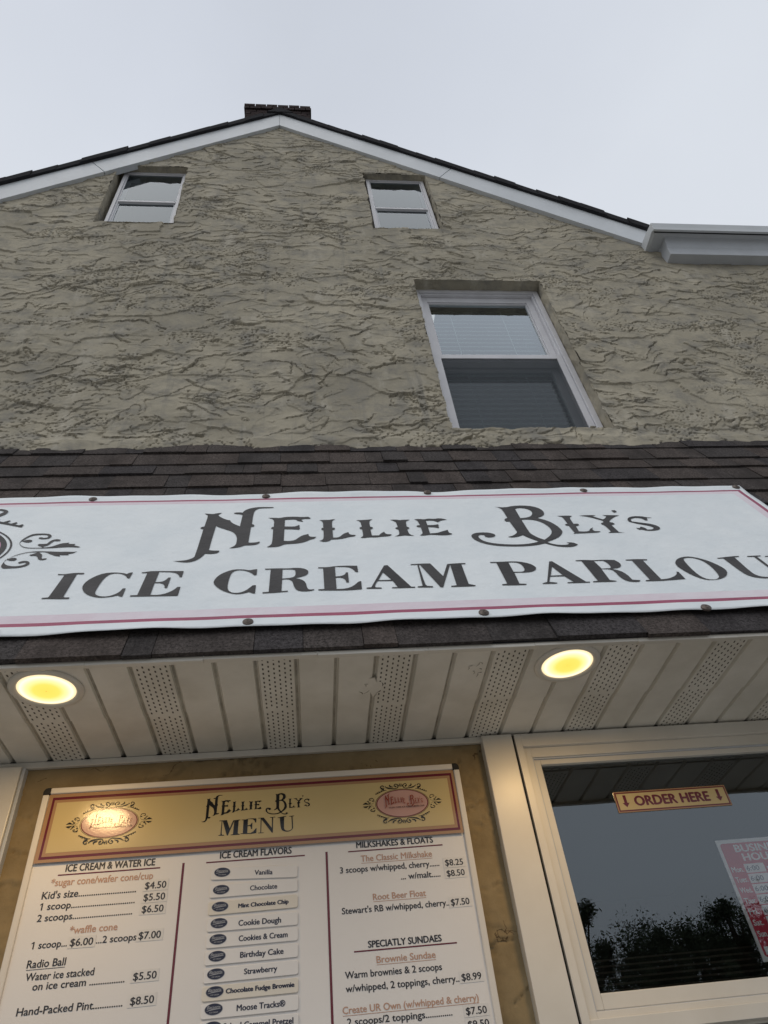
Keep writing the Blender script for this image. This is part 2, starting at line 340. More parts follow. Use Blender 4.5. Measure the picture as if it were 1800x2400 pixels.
DIDO = {
 'I': '-6931,3793 -6743,3767 -6631,3804 -6429,3828 -6224,3808 -6221,3743 -6409,3754 -6439,2554 -6388,2513 -6266,2511 -6269,2441 -6534,2451 -6804,2482 -6983,2480 -6966,2530 -6829,2541 -6811,2591 -6737,3724 -6926,3742',
 'C': '-4883,3763 -4911,3433 -4972,3444 -5037,3570 -5149,3685 -5339,3747 -5504,3699 -5587,3532 -5642,3254 -5671,2814 -5658,2681 -5596,2578 -5462,2505 -5293,2494 -5144,2569 -5024,2706 -4977,2884 -4898,2892 -4897,2462 -4963,2473 -5038,2543 -5189,2474 -5446,2439 -5698,2520 -5904,2676 -6046,2904 -6090,3110 -6043,3348 -5896,3586 -5692,3754 -5420,3796 -5162,3743 -5035,3678 -4968,3746',
 'E': '-4637,3741 -4495,3776 -4357,3805 -3471,3751 -3479,3410 -3536,3413 -3609,3591 -3752,3709 -4151,3748 -4168,3176 -4002,3180 -3909,3251 -3846,3404 -3779,3407 -3793,2836 -3860,2847 -3886,3006 -3991,3117 -4174,3128 -4178,2501 -3953,2486 -3762,2560 -3599,2716 -3520,2874 -3437,2875 -3445,2414 -4702,2456 -4698,2514 -4520,2516 -4475,3709 -4630,3704',
 'C2': '-1396,3741 -1397,3401 -1462,3397 -1561,3550 -1752,3688 -1937,3721 -2076,3640 -2132,3438 -2159,3118 -2160,2770 -2113,2584 -1999,2470 -1809,2458 -1643,2568 -1515,2764 -1477,2831 -1385,2839 -1387,2404 -1453,2408 -1552,2495 -1736,2407 -1942,2400 -2195,2536 -2423,2753 -2560,3002 -2565,3178 -2458,3458 -2259,3651 -2050,3765 -1793,3750 -1605,3679 -1480,3731',
 'R': '-1175,3750 -835,3753 -501,3725 -316,3752 -92,3723 56,3601 83,3451 15,3307 -168,3210 -332,3169 -132,3085 -7,2914 32,2564 112,2504 219,2525 225,2484 111,2437 -65,2427 -241,2479 -329,2655 -367,2936 -421,3060 -530,3124 -667,3104 -676,2473 -504,2489 -497,2441 -800,2414 -1189,2392 -1185,2451 -1021,2461 -1007,3703 -1166,3697|-667,3682 -352,3671 -289,3585 -296,3290 -386,3187 -668,3154',
 'E2': '364,3742 657,3732 847,3782 1188,3792 1509,3765 1507,3402 1433,3406 1364,3598 1221,3721 853,3743 845,3184 1004,3196 1119,3277 1152,3393 1212,3397 1205,2831 1133,2836 1104,3023 1000,3123 845,3118 840,2492 1108,2496 1314,2621 1476,2857 1555,2881 1542,2448 1174,2410 748,2430 331,2457 339,2510 503,2514 505,3680 363,3688',
 'A': '2299,3734 2404,3751 2931,2485 3043,2478 3036,2430 2688,2438 2381,2444 2394,2491 2549,2488 2454,2839 2018,2859 1907,2584 1936,2513 2096,2489 2091,2441 1665,2461 1676,2509 1811,2528|2225,3336 2424,2899 2048,2900',
 'M': '3097,3767 3386,3781 3688,3779 3940,3005 4190,3710 4469,3741 4755,3740 4740,3685 4613,3677 4586,2532 4768,2450 4751,2409 4380,2404 4057,2410 4066,2458 4230,2483 4274,3682 3828,2404 3755,2408 3368,3720 3334,3698 3341,2609 3386,2501 3553,2470 3536,2415 3102,2442 3117,2490 3259,2509 3292,3724 3098,3720',
 'P': '5509,3759 5812,3749 6095,3764 6406,3738 6685,3602 6813,3398 6790,3261 6681,3137 6448,3075 6072,3091 6045,2462 6249,2435 6223,2387 5866,2388 5527,2409 5540,2458 5695,2477 5692,3700 5505,3711|6060,3710 6314,3695 6420,3578 6449,3343 6412,3191 6344,3120 6065,3136',
 'A2': '7324,3684 7416,3694 8016,2447 8136,2440 8112,2398 7729,2400 7443,2404 7472,2452 7653,2456 7492,2795 7067,2799 6944,2507 7163,2443 7137,2401 6709,2407 6736,2455 6875,2497|7308,3369 7467,2856 7095,2849',
 'R2': '8165,3712 8406,3720 8721,3680 9059,3697 9375,3656 9473,3469 9441,3293 9320,3180 9050,3141 9283,3009 9397,2776 9423,2473 9649,2427 9603,2364 9455,2347 9236,2406 9119,2625 9099,2999 9007,3122 8754,3137 8748,2495 8934,2438 8901,2401 8208,2411 8238,2461 8382,2472 8329,3659 8150,3670|8708,3644 9000,3642 9083,3528 9101,3264 9047,3176 8772,3164',
 'L': '9727,3658 10088,3673 10418,3647 10395,3597 10251,3583 10293,2440 10540,2471 10778,2590 10915,2718 10968,2852 11025,2828 11025,2421 10680,2396 10201,2360 9783,2372 9813,2423 9946,2435 9908,3603 9720,3614',
 'O': '11200,3404 11370,3613 11620,3732 11852,3741 12093,3623 12318,3411 12487,3112 12548,2861 12474,2657 12300,2464 12051,2345 11740,2304 11536,2390 11337,2624 11193,2977 11148,3213|11600,3637 11744,3681 11921,3655 12100,3497 12184,3237 12192,2917 12144,2541 12045,2399 11904,2340 11695,2353 11564,2509 11513,2819 11515,3241 11545,3529',
 'U': '12676,3597 13231,3677 13445,3679 13430,3635 13253,3615 13236,2680 13299,2484 13458,2386 13709,2377 13897,2468 13966,2601 13903,3608 13687,3620 13706,3664 14166,3676 14146,3631 13998,3617 14059,2630 14008,2496 13851,2369 13663,2306 13342,2319 13059,2451 12951,2697 12859,3564 12666,3560',
}
ORN = {
 'a': '-8601,5901 -8624,5817 -8610,5732 -8532,5610 -8405,5503 -8258,5450 -8068,5431 -7883,5433 -7880,5482 -7929,5518 -8029,5574 -8059,5626 -8034,5679 -7901,5671 -7803,5687 -7776,5813 -7719,5938 -7597,5975 -7481,5934 -7469,5860 -7540,5842 -7639,5861 -7686,5765 -7717,5619 -7786,5539 -7856,5522 -7820,5437 -7635,5468 -7515,5566 -7381,5685 -7154,5715 -7178,5631 -6949,5618 -6983,5536 -6764,5420 -6794,5392 -7049,5436 -7308,5429 -7594,5392 -8057,5397 -8264,5413 -8412,5471 -8546,5594 -8620,5732 -8643,5839 -8628,6010 -8535,6244 -8411,6392 -8083,6388 -7916,6343 -7828,6228 -7813,6095 -7893,6013 -8040,5999 -8160,6049 -8171,6115 -8100,6133 -8029,6085 -7929,6101 -7908,6188 -7974,6280 -8097,6308 -8324,6298 -8450,6217 -8547,6048 -8580,5921 -8558,5911 -8503,5973 -8376,5987 -8293,5905 -8323,5822 -8427,5798 -8527,5846',
 'b': '-6768,5140 -6863,5097 -7056,5128 -7277,5129 -7525,5163 -7906,5209 -8170,5180 -8375,5083 -8540,4934 -8624,4763 -8664,4574 -8663,4422 -8643,4309 -8571,4212 -8464,4205 -8206,4216 -8045,4254 -7921,4359 -7911,4491 -8001,4603 -8116,4629 -8226,4586 -8257,4519 -8207,4478 -8146,4505 -8066,4531 -8004,4478 -8024,4403 -8124,4334 -8290,4306 -8464,4354 -8596,4456 -8662,4592 -8662,4719 -8601,4723 -8536,4662 -8409,4654 -8354,4728 -8387,4800 -8470,4832 -8568,4807 -8606,4762 -8642,4764 -8531,4906 -8364,5051 -8161,5151 -7924,5150 -7925,5097 -7998,5042 -8090,4987 -8054,4934 -7870,4923 -7806,4833 -7768,4713 -7656,4641 -7555,4662 -7509,4729 -7563,4748 -7646,4726 -7692,4787 -7702,4905 -7742,5007 -7833,5092 -7861,5154 -7666,5143 -7517,5014 -7333,4884 -7176,4843 -7240,4938 -6969,4915 -6981,4991 -6847,5036',
 'c': '-9987,7857 -9809,7809 -9652,7732 -9573,7591 -9582,7447 -9668,7356 -9791,7314 -9805,7353 -9702,7396 -9658,7523 -9673,7621 -9774,7709 -9942,7732',
 'd': '-9654,6933 -9393,6850 -9214,6782 -8936,6644 -8827,6580 -8770,6667 -8892,6687 -8976,6678 -8963,6782 -8983,6889 -9029,6864 -9081,6788 -9220,6855 -9232,7004 -9265,7071 -9320,7032 -9366,6941 -9510,6963 -9595,6985 -9576,7068 -9606,7126 -9682,7120 -9705,7075',
}
# ------------------------------------------------------------------ ground
g = MB(); g.poly([(-400, -400, 0), (400, -400, 0), (400, 400, 0), (-400, 400, 0)], 'concrete'); tag(g.build('ground'), kind='structure')

# ------------------------------------------------------------------ the house
house = empty('house', (0, 2, 0))
tag(house, 'two storey stucco house with steep gable and shingled skirt roof over its storefront', 'house')
YW = 2.0                                    # face of the gable wall
APX, APH, SL, SR = -.143, 6.587, .942, .8655
def rake(x, Y, rel=0.0):                    # height of the rake line on the plane at depth Y
    k = Y/2.0; return k*(APH+rel)-(SL*(k*APX-x) if x < k*APX else SR*(x-k*APX))

# --- rough trowelled stucco: a height field of overlapping trowel flakes
RNG = np.random.RandomState(11)
def lattice(X, Z, seed, lin=False):
    T = np.random.RandomState(seed).rand(256, 256).astype(np.float32)
    xi = np.floor(X).astype(int); zi = np.floor(Z).astype(int); fx = X-xi; fz = Z-zi
    if not lin: fx = fx*fx*fx*(fx*(fx*6-15)+10); fz = fz*fz*fz*(fz*(fz*6-15)+10)
    a = T[xi % 256, zi % 256]; b = T[(xi+1) % 256, zi % 256]; c = T[xi % 256, (zi+1) % 256]; d = T[(xi+1) % 256, (zi+1) % 256]
    return (a*(1-fx)+b*fx)*(1-fz)+(c*(1-fx)+d*fx)*fz
def fbm(X, Z, seed, n=4, g=.5, lin=False):
    r = 0; a = 1; t = 0
    for i in range(n):
        r = r+a*lattice(X*2**i+17.3*i, Z*2**i+9.1*i, seed+i, lin); t += a; a *= g
    return r/t-.5
def sst(a, b, x):
    q = np.clip((x-a)/(b-a), 0, 1); return q*q*(3-2*q)
def patches(X, Z, sx, sz, seed, tilt):
    T = np.random.RandomState(seed).rand(128, 128, 4).astype(np.float32)
    a, b = X/sx, Z/sz; ia, ib = np.floor(a).astype(int), np.floor(b).astype(int)
    best = np.full(X.shape, 9e9, np.float32); out_ = np.zeros(X.shape, np.float32)
    for di in (-1, 0, 1):
        for dj in (-1, 0, 1):
            t = T[(ia+di) % 128, (ib+dj) % 128]
            ca = a-(ia+di+t[..., 0]); cb = b-(ib+dj+t[..., 1]); d = ca*ca+cb*cb
            h = (ca*sx*(t[..., 2]-.5)*1.4+cb*sz*(-.25-.75*t[..., 3]))*tilt
            m = d < best; best = np.where(m, d, best); out_ = np.where(m, h, out_)
    return out_
def stucco_height(X, Z, coarse=1.0):
    jx = fbm(X/.07, Z/.05, 90, 4, .7, True)*.060; jz = fbm(X/.07, Z/.05, 95, 4, .7, True)*.050
    Xw = X+jx+fbm(X/.5, Z/.5, 80, 3)*.35; Zw = Z+jz+fbm(X/.5, Z/.5, 85, 3)*.30
    h = fbm(X/.6, Z/.4, 70, 3)*.012+fbm(X/.16, Z/.10, 73, 3)*.0035+coarse*(patches(X+jx*1.1, Z+jz*1.0, .28, .18, 301, .034)+patches(X+jx*1.1+.3*Z, Z+jz, .14, .09, 302, .024)*sst(.02, .10, fbm(X/.4, Z/.3, 303, 3)))
    for (sx, sz, k, per, amp, seed, lo, hi, th) in ((.34, .21, 3.4, .170, .0100, 1, .04, .09, .06), (.30, .16, 3.2, .120, .0080, 21, .07, .12, -.42), (.26, .13, 3.0, .105, .0075, 131, .08, .13, .5), (.17, .08, 2.8, .066, .0050, 41, .10, .16, -.1)):
        Xr = Xw*math.cos(th)+Zw*math.sin(th); Zr = Zw*math.cos(th)-Xw*math.sin(th)
        n = fbm(Xr/sx, Zr/sz, seed, 3, .5, True)*k+Zr/per
        s = n-np.floor(n)
        wd = .0044/per
        prot = .70*(1-s)**3.0*sst(0, .02, s)-1.0*sst(1-wd*1.4, 1-wd*.3, s)
        msk = sst(lo, hi, fbm(X/(sx*.9), Z/(sz*1.3), seed+7, 3, .55)+.02)
        msk = msk*sst(.30, .48, lattice(X/.075+seed, Z/.05, seed+9))
        h = h+amp*coarse*prot*msk
    # diagonal trowel sweeps
    n = fbm((Xw+Zw*.8)/.30, (Zw-Xw*.6)/.11, 61, 3)*2+(Zw-.55*Xw)/.17
    s = n-np.floor(n)
    h = h+.0070*coarse*(.4*(1-s)**5*sst(0, .03, s)-.8*sst(.95, .985, s))*sst(.06, .12, fbm(X/.5, Z/.4, 66, 3))
    # clusters of pits where the trowel dragged
    cl = sst(.04, .17, fbm(X/.30, Z/.17, 31, 4, .6))
    p = lattice(X/.0105, Z/.009, 33)
    h = h-.009*coarse*sst(.70, .86, p)*cl
    return h+fbm(X/.03, Z/.03, 51, 3, .6)*.0022
def wall_grid(name, x0, x1, z0, z1, st, openings, mat, coarse, extra=None, top=None, parent=None):
    nx, nz_ = int((x1-x0)/st)+1, int((z1-z0)/st)+1
    X, Z = np.meshgrid(np.linspace(x0, x1, nx), np.linspace(z0, z1, nz_), indexing='ij')
    hgt = stucco_height(X, Z, coarse)
    if extra is not None: hgt = hgt+extra(X, Z)
    Xd = X.copy(); Zd = Z.copy()
    V = np.stack([Xd, YW-hgt, Zd+EYE], -1).reshape(-1, 3)
    xc = (X[:-1, :-1]+X[1:, 1:])/2; zc = (Z[:-1, :-1]+Z[1:, 1:])/2
    rg = fbm(xc/.06, zc/.06, 77, 3, .6)*.022
    keep = np.ones(xc.shape, bool)
    for a, b, c, d in openings: keep &= ~((xc > a+rg) & (xc < b+rg*.8) & (zc > c+rg) & (zc < d+rg))
    if top is not None: keep &= zc < top(xc)
    idx = np.arange(nx*nz_).reshape(nx, nz_)
    q = np.stack([idx[:-1, :-1], idx[1:, :-1], idx[1:, 1:], idx[:-1, 1:]], -1)[keep]
    me = bpy.data.meshes.new(name); base = parent.location
    V = V-np.array(base)
    me.vertices.add(len(V)); me.vertices.foreach_set('co', V.astype(np.float32).ravel())
    me.loops.add(q.size); me.loops.foreach_set('vertex_index', q.astype(np.int32).ravel())
    me.polygons.add(len(q)); me.polygons.foreach_set('loop_start', (np.arange(len(q))*4).astype(np.int32)); me.polygons.foreach_set('loop_total', np.full(len(q), 4, np.int32))
    me.polygons.foreach_set('use_smooth', np.ones(len(q), bool))
    me.update(calc_edges=True); me.materials.append(MATS[mat])
    o = bpy.data.objects.new(name, me); COL.objects.link(o); o.parent = parent
    return o
OPEN = [(.672, 1.442, 2.482, 3.90), (-1.285, -.797, 4.603, 5.55), (.492, .962, 4.603, 5.55)]
def lip(X, Z):
    k = np.clip((2.50-Z)/.09, 0, 1); e1 = k*k*(.012+.03*(fbm(X/.16, Z/.3, 201, 3, .6)+.1))
    for a, b, c, d in OPEN:               # raised bead of stucco round each opening
        dx = np.maximum(np.maximum(a-X, X-b), 0); dz = np.maximum(np.maximum(c-Z, Z-d), 0); dd = np.sqrt(dx*dx+dz*dz)
        e1 = e1+.010*np.clip(1-dd/.05, 0, 1)*(.5+fbm(X/.12, Z/.12, 205, 3)*1.6)
    return e1
def raketop(x):
    k = 1.0; return np.where(x < APX, APH-SL*(APX-x), np.maximum(APH-SR*(x-APX), np.where(x > 2.1, 4.36, 0)))+.05
wall = wall_grid('stucco_wall', -2.7, 3.7, 2.30, 6.62, .0037, OPEN, 'stucco', 1.0, lip, raketop, house)
# jambs, heads and sills of the openings
def rough_quad(a, b, c, d, n1, n2, amp, mat, axis):
    a, b, c, d = map(Vector, (a, b, c, d)); G = []
    for i in range(n1+1):
        for j in range(n2+1):
            s, t = i/n1, j/n2; p = (a*(1-s)+b*s)*(1-t)+(d*(1-s)+c*s)*t
            p[axis] += random.uniform(-amp, amp) if 0 < j else 0
            G.append(p)
    k = len(jm.v); jm.v += [tuple(p) for p in G]; mi = jm.mi(mat)
    for i in range(n1):
        for j in range(n2):
            jm.f.append((k+i*(n2+1)+j, k+(i+1)*(n2+1)+j, k+(i+1)*(n2+1)+j+1, k+i*(n2+1)+j+1)); jm.m.append(mi)
REV = []
for a, b, c, d in OPEN:
    jm = MB(); REV.append(jm); yb = 2.11; yf = 1.996
    for q0, q1, r0, r1 in ((a-.05, a-.002, c-.05, d+.05), (b+.002, b+.05, c-.05, d+.05), (a-.002, b+.002, d+.001, d+.05), (a-.002, b+.002, c-.05, c-.006)):
        jm.poly([(q0, 2.017, H(r0)), (q1, 2.017, H(r0)), (q1, 2.017, H(r1)), (q0, 2.017, H(r1))], 'stucco')
    rough_quad((a-.004, yf, H(d)), (b+.004, yf, H(d)), (b+.004, yb, H(d)), (a-.004, yb, H(d)), 26, 4, .004, 'stucco', 2)
    rough_quad((b+.002, yf, H(c)), (b+.002, yf, H(d)), (b+.002, yb, H(d)), (b+.002, yb, H(c)), 26, 4, .004, 'stucco', 0)
    rough_quad((a-.002, yf, H(d)), (a-.002, yf, H(c)), (a-.002, yb, H(c)), (a-.002, yb, H(d)), 26, 4, .004, 'stucco', 0)
    rough_quad((a-.004, yf, H(c)-.006), (b+.004, yf, H(c)-.006), (b+.004, yb, H(c)+.01), (a-.004, yb, H(c)+.01), 26, 4, .003, 'stucco', 2)

# --- bedroom window (double hung, screen on the lower half)
def ring(mb, x0, x1, h0, h1, w, y0, y1, mat, wb=None, wt=None):
    wb = w if wb is None else wb; wt = w if wt is None else wt
    mb.box(x0, x0+w, y0, y1, H(h0), H(h1), mat); mb.box(x1-w, x1, y0, y1, H(h0), H(h1), mat)
    mb.box(x0+w, x1-w, y0+.0004, y1, H(h0), H(h0+wb), mat); mb.box(x0+w, x1-w, y0+.0004, y1, H(h1-wt), H(h1), mat)
def room(name, parent, x0, x1, h0, h1, y0, y1):
    r = MB(); a, b = H(h0), H(h1)
    r.poly([(x0, y1, a), (x1, y1, a), (x1, y1, b), (x0, y1, b)], 'interior_dark')
    for x in (x0, x1): r.poly([(x, y0, a), (x, y1, a), (x, y1, b), (x, y0, b)], 'interior_dark')
    for z in (a, b): r.poly([(x0, y0, z), (x1, y0, z), (x1, y1, z), (x0, y1, z)], 'interior_dark')
    return r.build(name, parent)
f = MB(); ring(f, .674, 1.440, 2.47, 3.905, .030, 2.062, 2.14, 'vinyl_frame')
ring(f, .704, 1.410, 2.49, 3.875, .012, 2.074, 2.14, 'vinyl_frame')
bw = f.build('window', house, .002)
tag(bw, 'white double hung window with screened lower half'); REV[0].build('window_reveal', bw)
f = MB(); ring(f, .716, 1.398, 3.175, 3.863, .036, 2.094, 2.13, 'vinyl_frame', .03, .05); ring(f, .752, 1.362, 3.205, 3.813, .008, 2.102, 2.12, 'vinyl_frame')
f.build('upper_sash', bw, .0015)
f = MB(); f.poly([(.76, 2.112, H(3.213)), (1.354, 2.112, H(3.213)), (1.354, 2.112, H(3.805)), (.76, 2.112, H(3.805))], 'bedroom_glass'); f.build('pane', bw)
f = MB(); ring(f, .706, 1.408, 2.482, 3.215, .032, 2.072, 2.085, 'vinyl_frame', .012, .036)
f.build('screen_frame', bw, .001)
f = MB(); f.poly([(.738, 2.078, H(2.494)), (1.376, 2.078, H(2.494)), (1.376, 2.078, H(3.18)), (.738, 2.078, H(3.18))], 'insect_screen'); f.build('insect_screen', bw)
f = MB(); ring(f, .716, 1.398, 2.50, 3.20, .040, 2.138, 2.165, 'grey_trim', .04, .04); f.build('lower_sash', bw, .001)
f = MB(); f.poly([(.756, 2.152, H(2.54)), (1.358, 2.152, H(2.54)), (1.358, 2.152, H(3.16)), (.756, 2.152, H(3.16))], 'bedroom_glass'); f.build('pane', bw)
f = MB()
k = 0
while 2.50+k*.042 < 3.86:
    z = H(2.50+k*.042); y = 2.185
    f.hexa([(.735, y, z), (1.38, y, z), (1.38, y+.020, z+.040), (.735, y+.020, z+.040), (.735, y, z+.0022), (1.38, y, z+.0022), (1.38, y+.020, z+.0422), (.735, y+.020, z+.0422)], 'blind_white'); k += 1
for x in (.90, 1.22): f.box(x, x+.004, 2.180, 2.183, H(2.50), H(3.85), 'blind_white')
f.build('blind', bw)
room('window_recess', bw, .67, 1.445, 2.45, 3.92, 2.145, 2.45)

# --- two attic windows
def attic(x0, x1, lab, rev):
    c, d = 4.598, 5.556
    f = MB(); ring(f, x0, x1, c, d, .022, 2.040, 2.11, 'vinyl_frame', .022, .022); ring(f, x0+.022, x1-.022, c+.022, d-.022, .010, 2.050, 2.11, 'vinyl_frame')
    f.box(x0+.032, x1-.032, 2.044, 2.075, H(5.032), H(5.052), 'vinyl_frame')
    w = f.build('window', house, .0012); tag(w, lab); rev.build('window_reveal', w)
    f = MB(); f.poly([(x0+.03, 2.0525, H(5.05)), (x1-.03, 2.0525, H(5.05)), (x1-.03, 2.0525, H(d-.03)), (x0+.03, 2.0525, H(d-.03))], 'attic_glass'); f.build('pane', w)
    f = MB(); ring(f, x0+.032, x1-.032, c+.03, 5.034, .010, 2.056, 2.08, 'grey_trim'); f.build('lower_sash', w)
    f = MB(); f.poly([(x0+.036, 2.060, H(c+.03)), (x1-.036, 2.060, H(c+.03)), (x1-.036, 2.060, H(5.032)), (x0+.036, 2.060, H(5.032))], 'attic_glass'); f.build('pane', w)
    room('window_recess', w, x0, x1, c, d, 2.108, 2.5)
attic(-1.250, -.806, 'small attic window left of the ridge', REV[1]); attic(.512, .950, 'small attic window right of the ridge', REV[2])

# --- rake boards, drip edge, roof
def rake_piece(name, xa, xb, Y, r0, r1, yb, mat, bev=.002, label=None, cut=(0, 0)):
    f = MB(); ha, hb = lambda x: H(rake(x, Y, r0)), lambda x: H(rake(x, Y, r1))
    a2, b2 = xa+cut[0], xb+cut[1]
    f.hexa([(xa, Y, ha(xa)), (xb, Y, ha(xb)), (xb, yb, ha(xb)), (xa, yb, ha(xa)), (a2, Y, hb(a2)), (b2, Y, hb(b2)), (b2, yb, hb(b2)), (a2, yb, hb(a2))], mat)
    o = f.build(name, house, bev)
    if label: tag(o, label)
    return o
k = .9875; ax = APX*k
for xa, xb, cut in ((-3.2, -1.353, (0, -.115)), (-1.349, ax-.0008, (-.115, 0)), (ax+.0008, 1.060, (0, .115)), (1.064, 2.40, (.115, 0))):
    rake_piece('rake_board', xa, xb, 1.975, 0.0, .287, 2.02, 'white_board', .0015, None, cut)
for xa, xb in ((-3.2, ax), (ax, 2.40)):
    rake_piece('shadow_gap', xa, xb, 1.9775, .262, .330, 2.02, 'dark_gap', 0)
k = .983; ax = APX*k
for xa, xb in ((-3.2, ax), (ax, 2.42)): rake_piece('drip_edge', xa, xb, 1.966, .312, .352, 2.02, 'grey_trim', .001)
r = MB(); Yf = 1.955; k = Yf/2; ax = APX*k
def course(x0, x1, n):
    for i in range(n):
        xa, xb = x0+(x1-x0)*i/n, x0+(x1-x0)*(i+1)/n
        jy = random.uniform(-.006, .005); t = random.uniform(-.006, .005); saw = .009
        a0, b0 = H(rake(xa, Yf, .348)), H(rake(xb, Yf, .348))
        up = 1 if x0 < x1 else -1
        pts = [(xa, Yf+jy, a0), (xb, Yf+jy, b0), (xb, 8, b0), (xa, 8, a0), (xa, Yf+jy, a0+.074+t+saw), (xb, Yf+jy, b0+.074+t), (xb, 8, b0+.074+t), (xa, 8, a0+.074+t+saw)]
        if up < 0: pts = [pts[q] for q in (1, 0, 3, 2, 5, 4, 7, 6)]
        r.hexa(pts, 'roof_dark')
course(ax, -3.2, 22); course(ax, 2.42, 19)
r.hexa([(ax-.11, Yf-.006, H(rake(ax-.11, Yf, .44))), (ax+.11, Yf-.006, H(rake(ax+.11, Yf, .44))), (ax+.11, 8, H(rake(ax+.11, Yf, .44))), (ax-.11, 8, H(rake(ax-.11, Yf, .44))),
        (ax-.012, Yf-.006, H(rake(ax, Yf, .45))), (ax+.012, Yf-.006, H(rake(ax, Yf, .45))), (ax+.012, 8, H(rake(ax, Yf, .45))), (ax-.012, 8, H(rake(ax, Yf, .45)))], 'roof_dark')
r.build('roof', house)

# --- brick chimney on the ridge: courses of separate bricks, worn top
c = MB(); cx0, cx1, cy0, cy1 = -.474, .128, 2.15, 2.62; z = H(5.9); row = 0; top = H(7.61)
c.box(cx0+.012, cx1-.012, cy0+.012, cy1-.012, H(5.9), top-.03, 'mortar')
while z < top:
    proud = .014 if z > top-.16 else 0
    x = cx0-proud-(0 if row % 2 == 0 else .05)
    while x < cx1+proud-.01:
        xa, xb = max(x, cx0-proud), min(x+.098, cx1+proud)
        if xb-xa > .015 and not (z > top-.075 and random.random() < .22):
            dz = random.uniform(-.004, .004) if z > top-.075 else 0; dy = random.uniform(-.002, .002)
            c.box(xa, xb, cy0-proud+dy, cy0+.05, z, z+.056+dz, 'brick_dark')
        x += .105
    y = cy0+.055
    while y < cy1:
        for xs in ((cx0-proud, cx0+.05), (cx1-.05, cx1+proud)): c.box(xs[0], xs[1], y, min(y+.098, cy1), z, z+.056, 'brick_dark')
        y += .105
    z += .064; row += 1
c.build('chimney', house)

# --- boxed cornice and gutter to the right of the gable
f = MB(); f.extrude_x([(2.03, H(4.183)), (1.938, H(4.182)), (1.931, H(4.248)), (1.924, H(4.262)), (1.912, H(4.30)), (1.897, H(4.335)), (1.897, H(4.37)), (2.03, H(4.37))], 2.372, 5.5, 'grey_trim')
co = f.build('cornice', house, .002)
f = MB(); f.box(2.300, 5.5, 1.868, 2.03, H(4.334), H(4.372), 'grey_trim'); f.build('crown_moulding', co, .004)
f = MB()
f.extrude_x([(2.03, H(4.338)), (1.858, H(4.338)), (1.858, H(4.326)), (1.842, H(4.322)), (1.838, H(4.345)), (1.828, H(4.385)), (1.832, H(4.393)), (2.03, H(4.43))], 2.276, 5.5, 'white_board')
f.build('gutter', house, .0015)
f = MB(); f.box(2.291, 5.5, 1.8590, 1.867, H(4.329), H(4.3375), 'dark_gap'); f.build('gutter_gap', house)

# --- shingled skirt roof
Y0, H0, Y1, H1 = 1.484, .99, 2.0, 2.385
LL = math.hypot(Y1-Y0, H1-H0); sy, sz = (Y1-Y0)/LL, (H1-H0)/LL
def M(u, v, n=0.0): return (u, Y0+sy*v-sz*n, H(H0+sz*v+sy*n))
r = MB()
r.poly([M(-3, -.004, -.001), M(3.6, -.004, -.001), M(3.6, 1.60, -.001), M(-3, 1.60, -.001)], 'roof_dark')
vs = [-.004, .128, .258, .388, .518, .648, .778, .905, 1.028, 1.156, 1.260, 1.391, 1.53]
for ci in range(len(vs)-1):
    va, vb = vs[ci], vs[ci+1]+.012
    u = -3.0-random.uniform(0, .3); prev = -1
    while u < 3.5:
        w = random.choice((.07, .085, .10, .12, .15, .17, .20, .24)); thick = random.random() < .5
        t0 = (.0125 if thick else .0075)+random.uniform(-.0008, .0012); t1 = .0028 if thick else .0018
        mi = random.choice([q for q in range(6) if q != prev]); prev = mi
        j = random.uniform(-.0035, .0035)+(-.001 if thick else .001); lift = random.uniform(0, .004) if random.random() < .2 else 0
        a, b = u+.0008, u+w-.0008
        if b > -2.9 and ci in (0, 1, 6, 7, 8, 9, 10, 11):
            n = max(1, int(w/.06))
            for q in range(n):
                xa, xb = a+(b-a)*q/n, a+(b-a)*(q+1)/n
                r.hexa([M(xa, va+j, .0005), M(xb, va+j, .0005), M(xb, vb, .0003), M(xa, vb, .0003), M(xa, va+j, t0+lift), M(xb, va+j, t0+lift), M(xb, vb, t1), M(xa, vb, t1)], 'shingle_%d' % mi)
        u += w
pent = r.build('skirt_roof', house)

# --- soffit under the skirt roof: grooved vinyl, every third lane vented
f = MB(); YI, YS, YE = 1.998, 1.756, 1.492
G0, PI_ = -.8303, .10033
lanes = [(G0+PI_*i, G0+PI_*(i+1)) for i in range(-22, 28)]
def soffit_sheet(ya, yb, h):
    for a, b in lanes:
        p = [(a+.007, h), (b-.007, h), (b-.005, h+.008), (b+.003, h+.010), (b+.007, h)]
        for (xa, ha), (xb, hb) in zip(p, p[1:]):
            f.poly([(xa, ya, H(ha)), (xa, yb, H(ha)), (xb, yb, H(hb)), (xb, ya, H(hb))], 'soffit_vinyl')
        f.poly([(b-.0052, ya, H(h+.0078)), (b-.0052, yb, H(h+.0078)), (b+.0012, yb, H(h+.0092)), (b+.0012, ya, H(h+.0092))], 'soffit_shadowline')
soffit_sheet(YS, YI, .990); soffit_sheet(YE, YS+.006, .9865)
soff = f.build('soffit', house); so = soff.modifiers.new('thick', 'SOLIDIFY'); so.thickness = .0012; so.offset = -1
f = MB()
for i, (a, b) in enumerate(lanes):
    if (i-22) % 3 != 1: continue
    for c5 in range(6):
        x = a+.016+c5*(PI_-.032)/5; y = 1.512+(c5 % 2)*.0105
        while y < 1.985:
            h = .9862 if y < YS else .9897
            if abs(y-YS) > .012:
                f.poly([(x-.0019, y-.0050, H(h)), (x-.0019, y+.0040, H(h)), (x+.0021, y+.0050, H(h)), (x+.0021, y-.0040, H(h))], 'vent_slot')
            y += .021
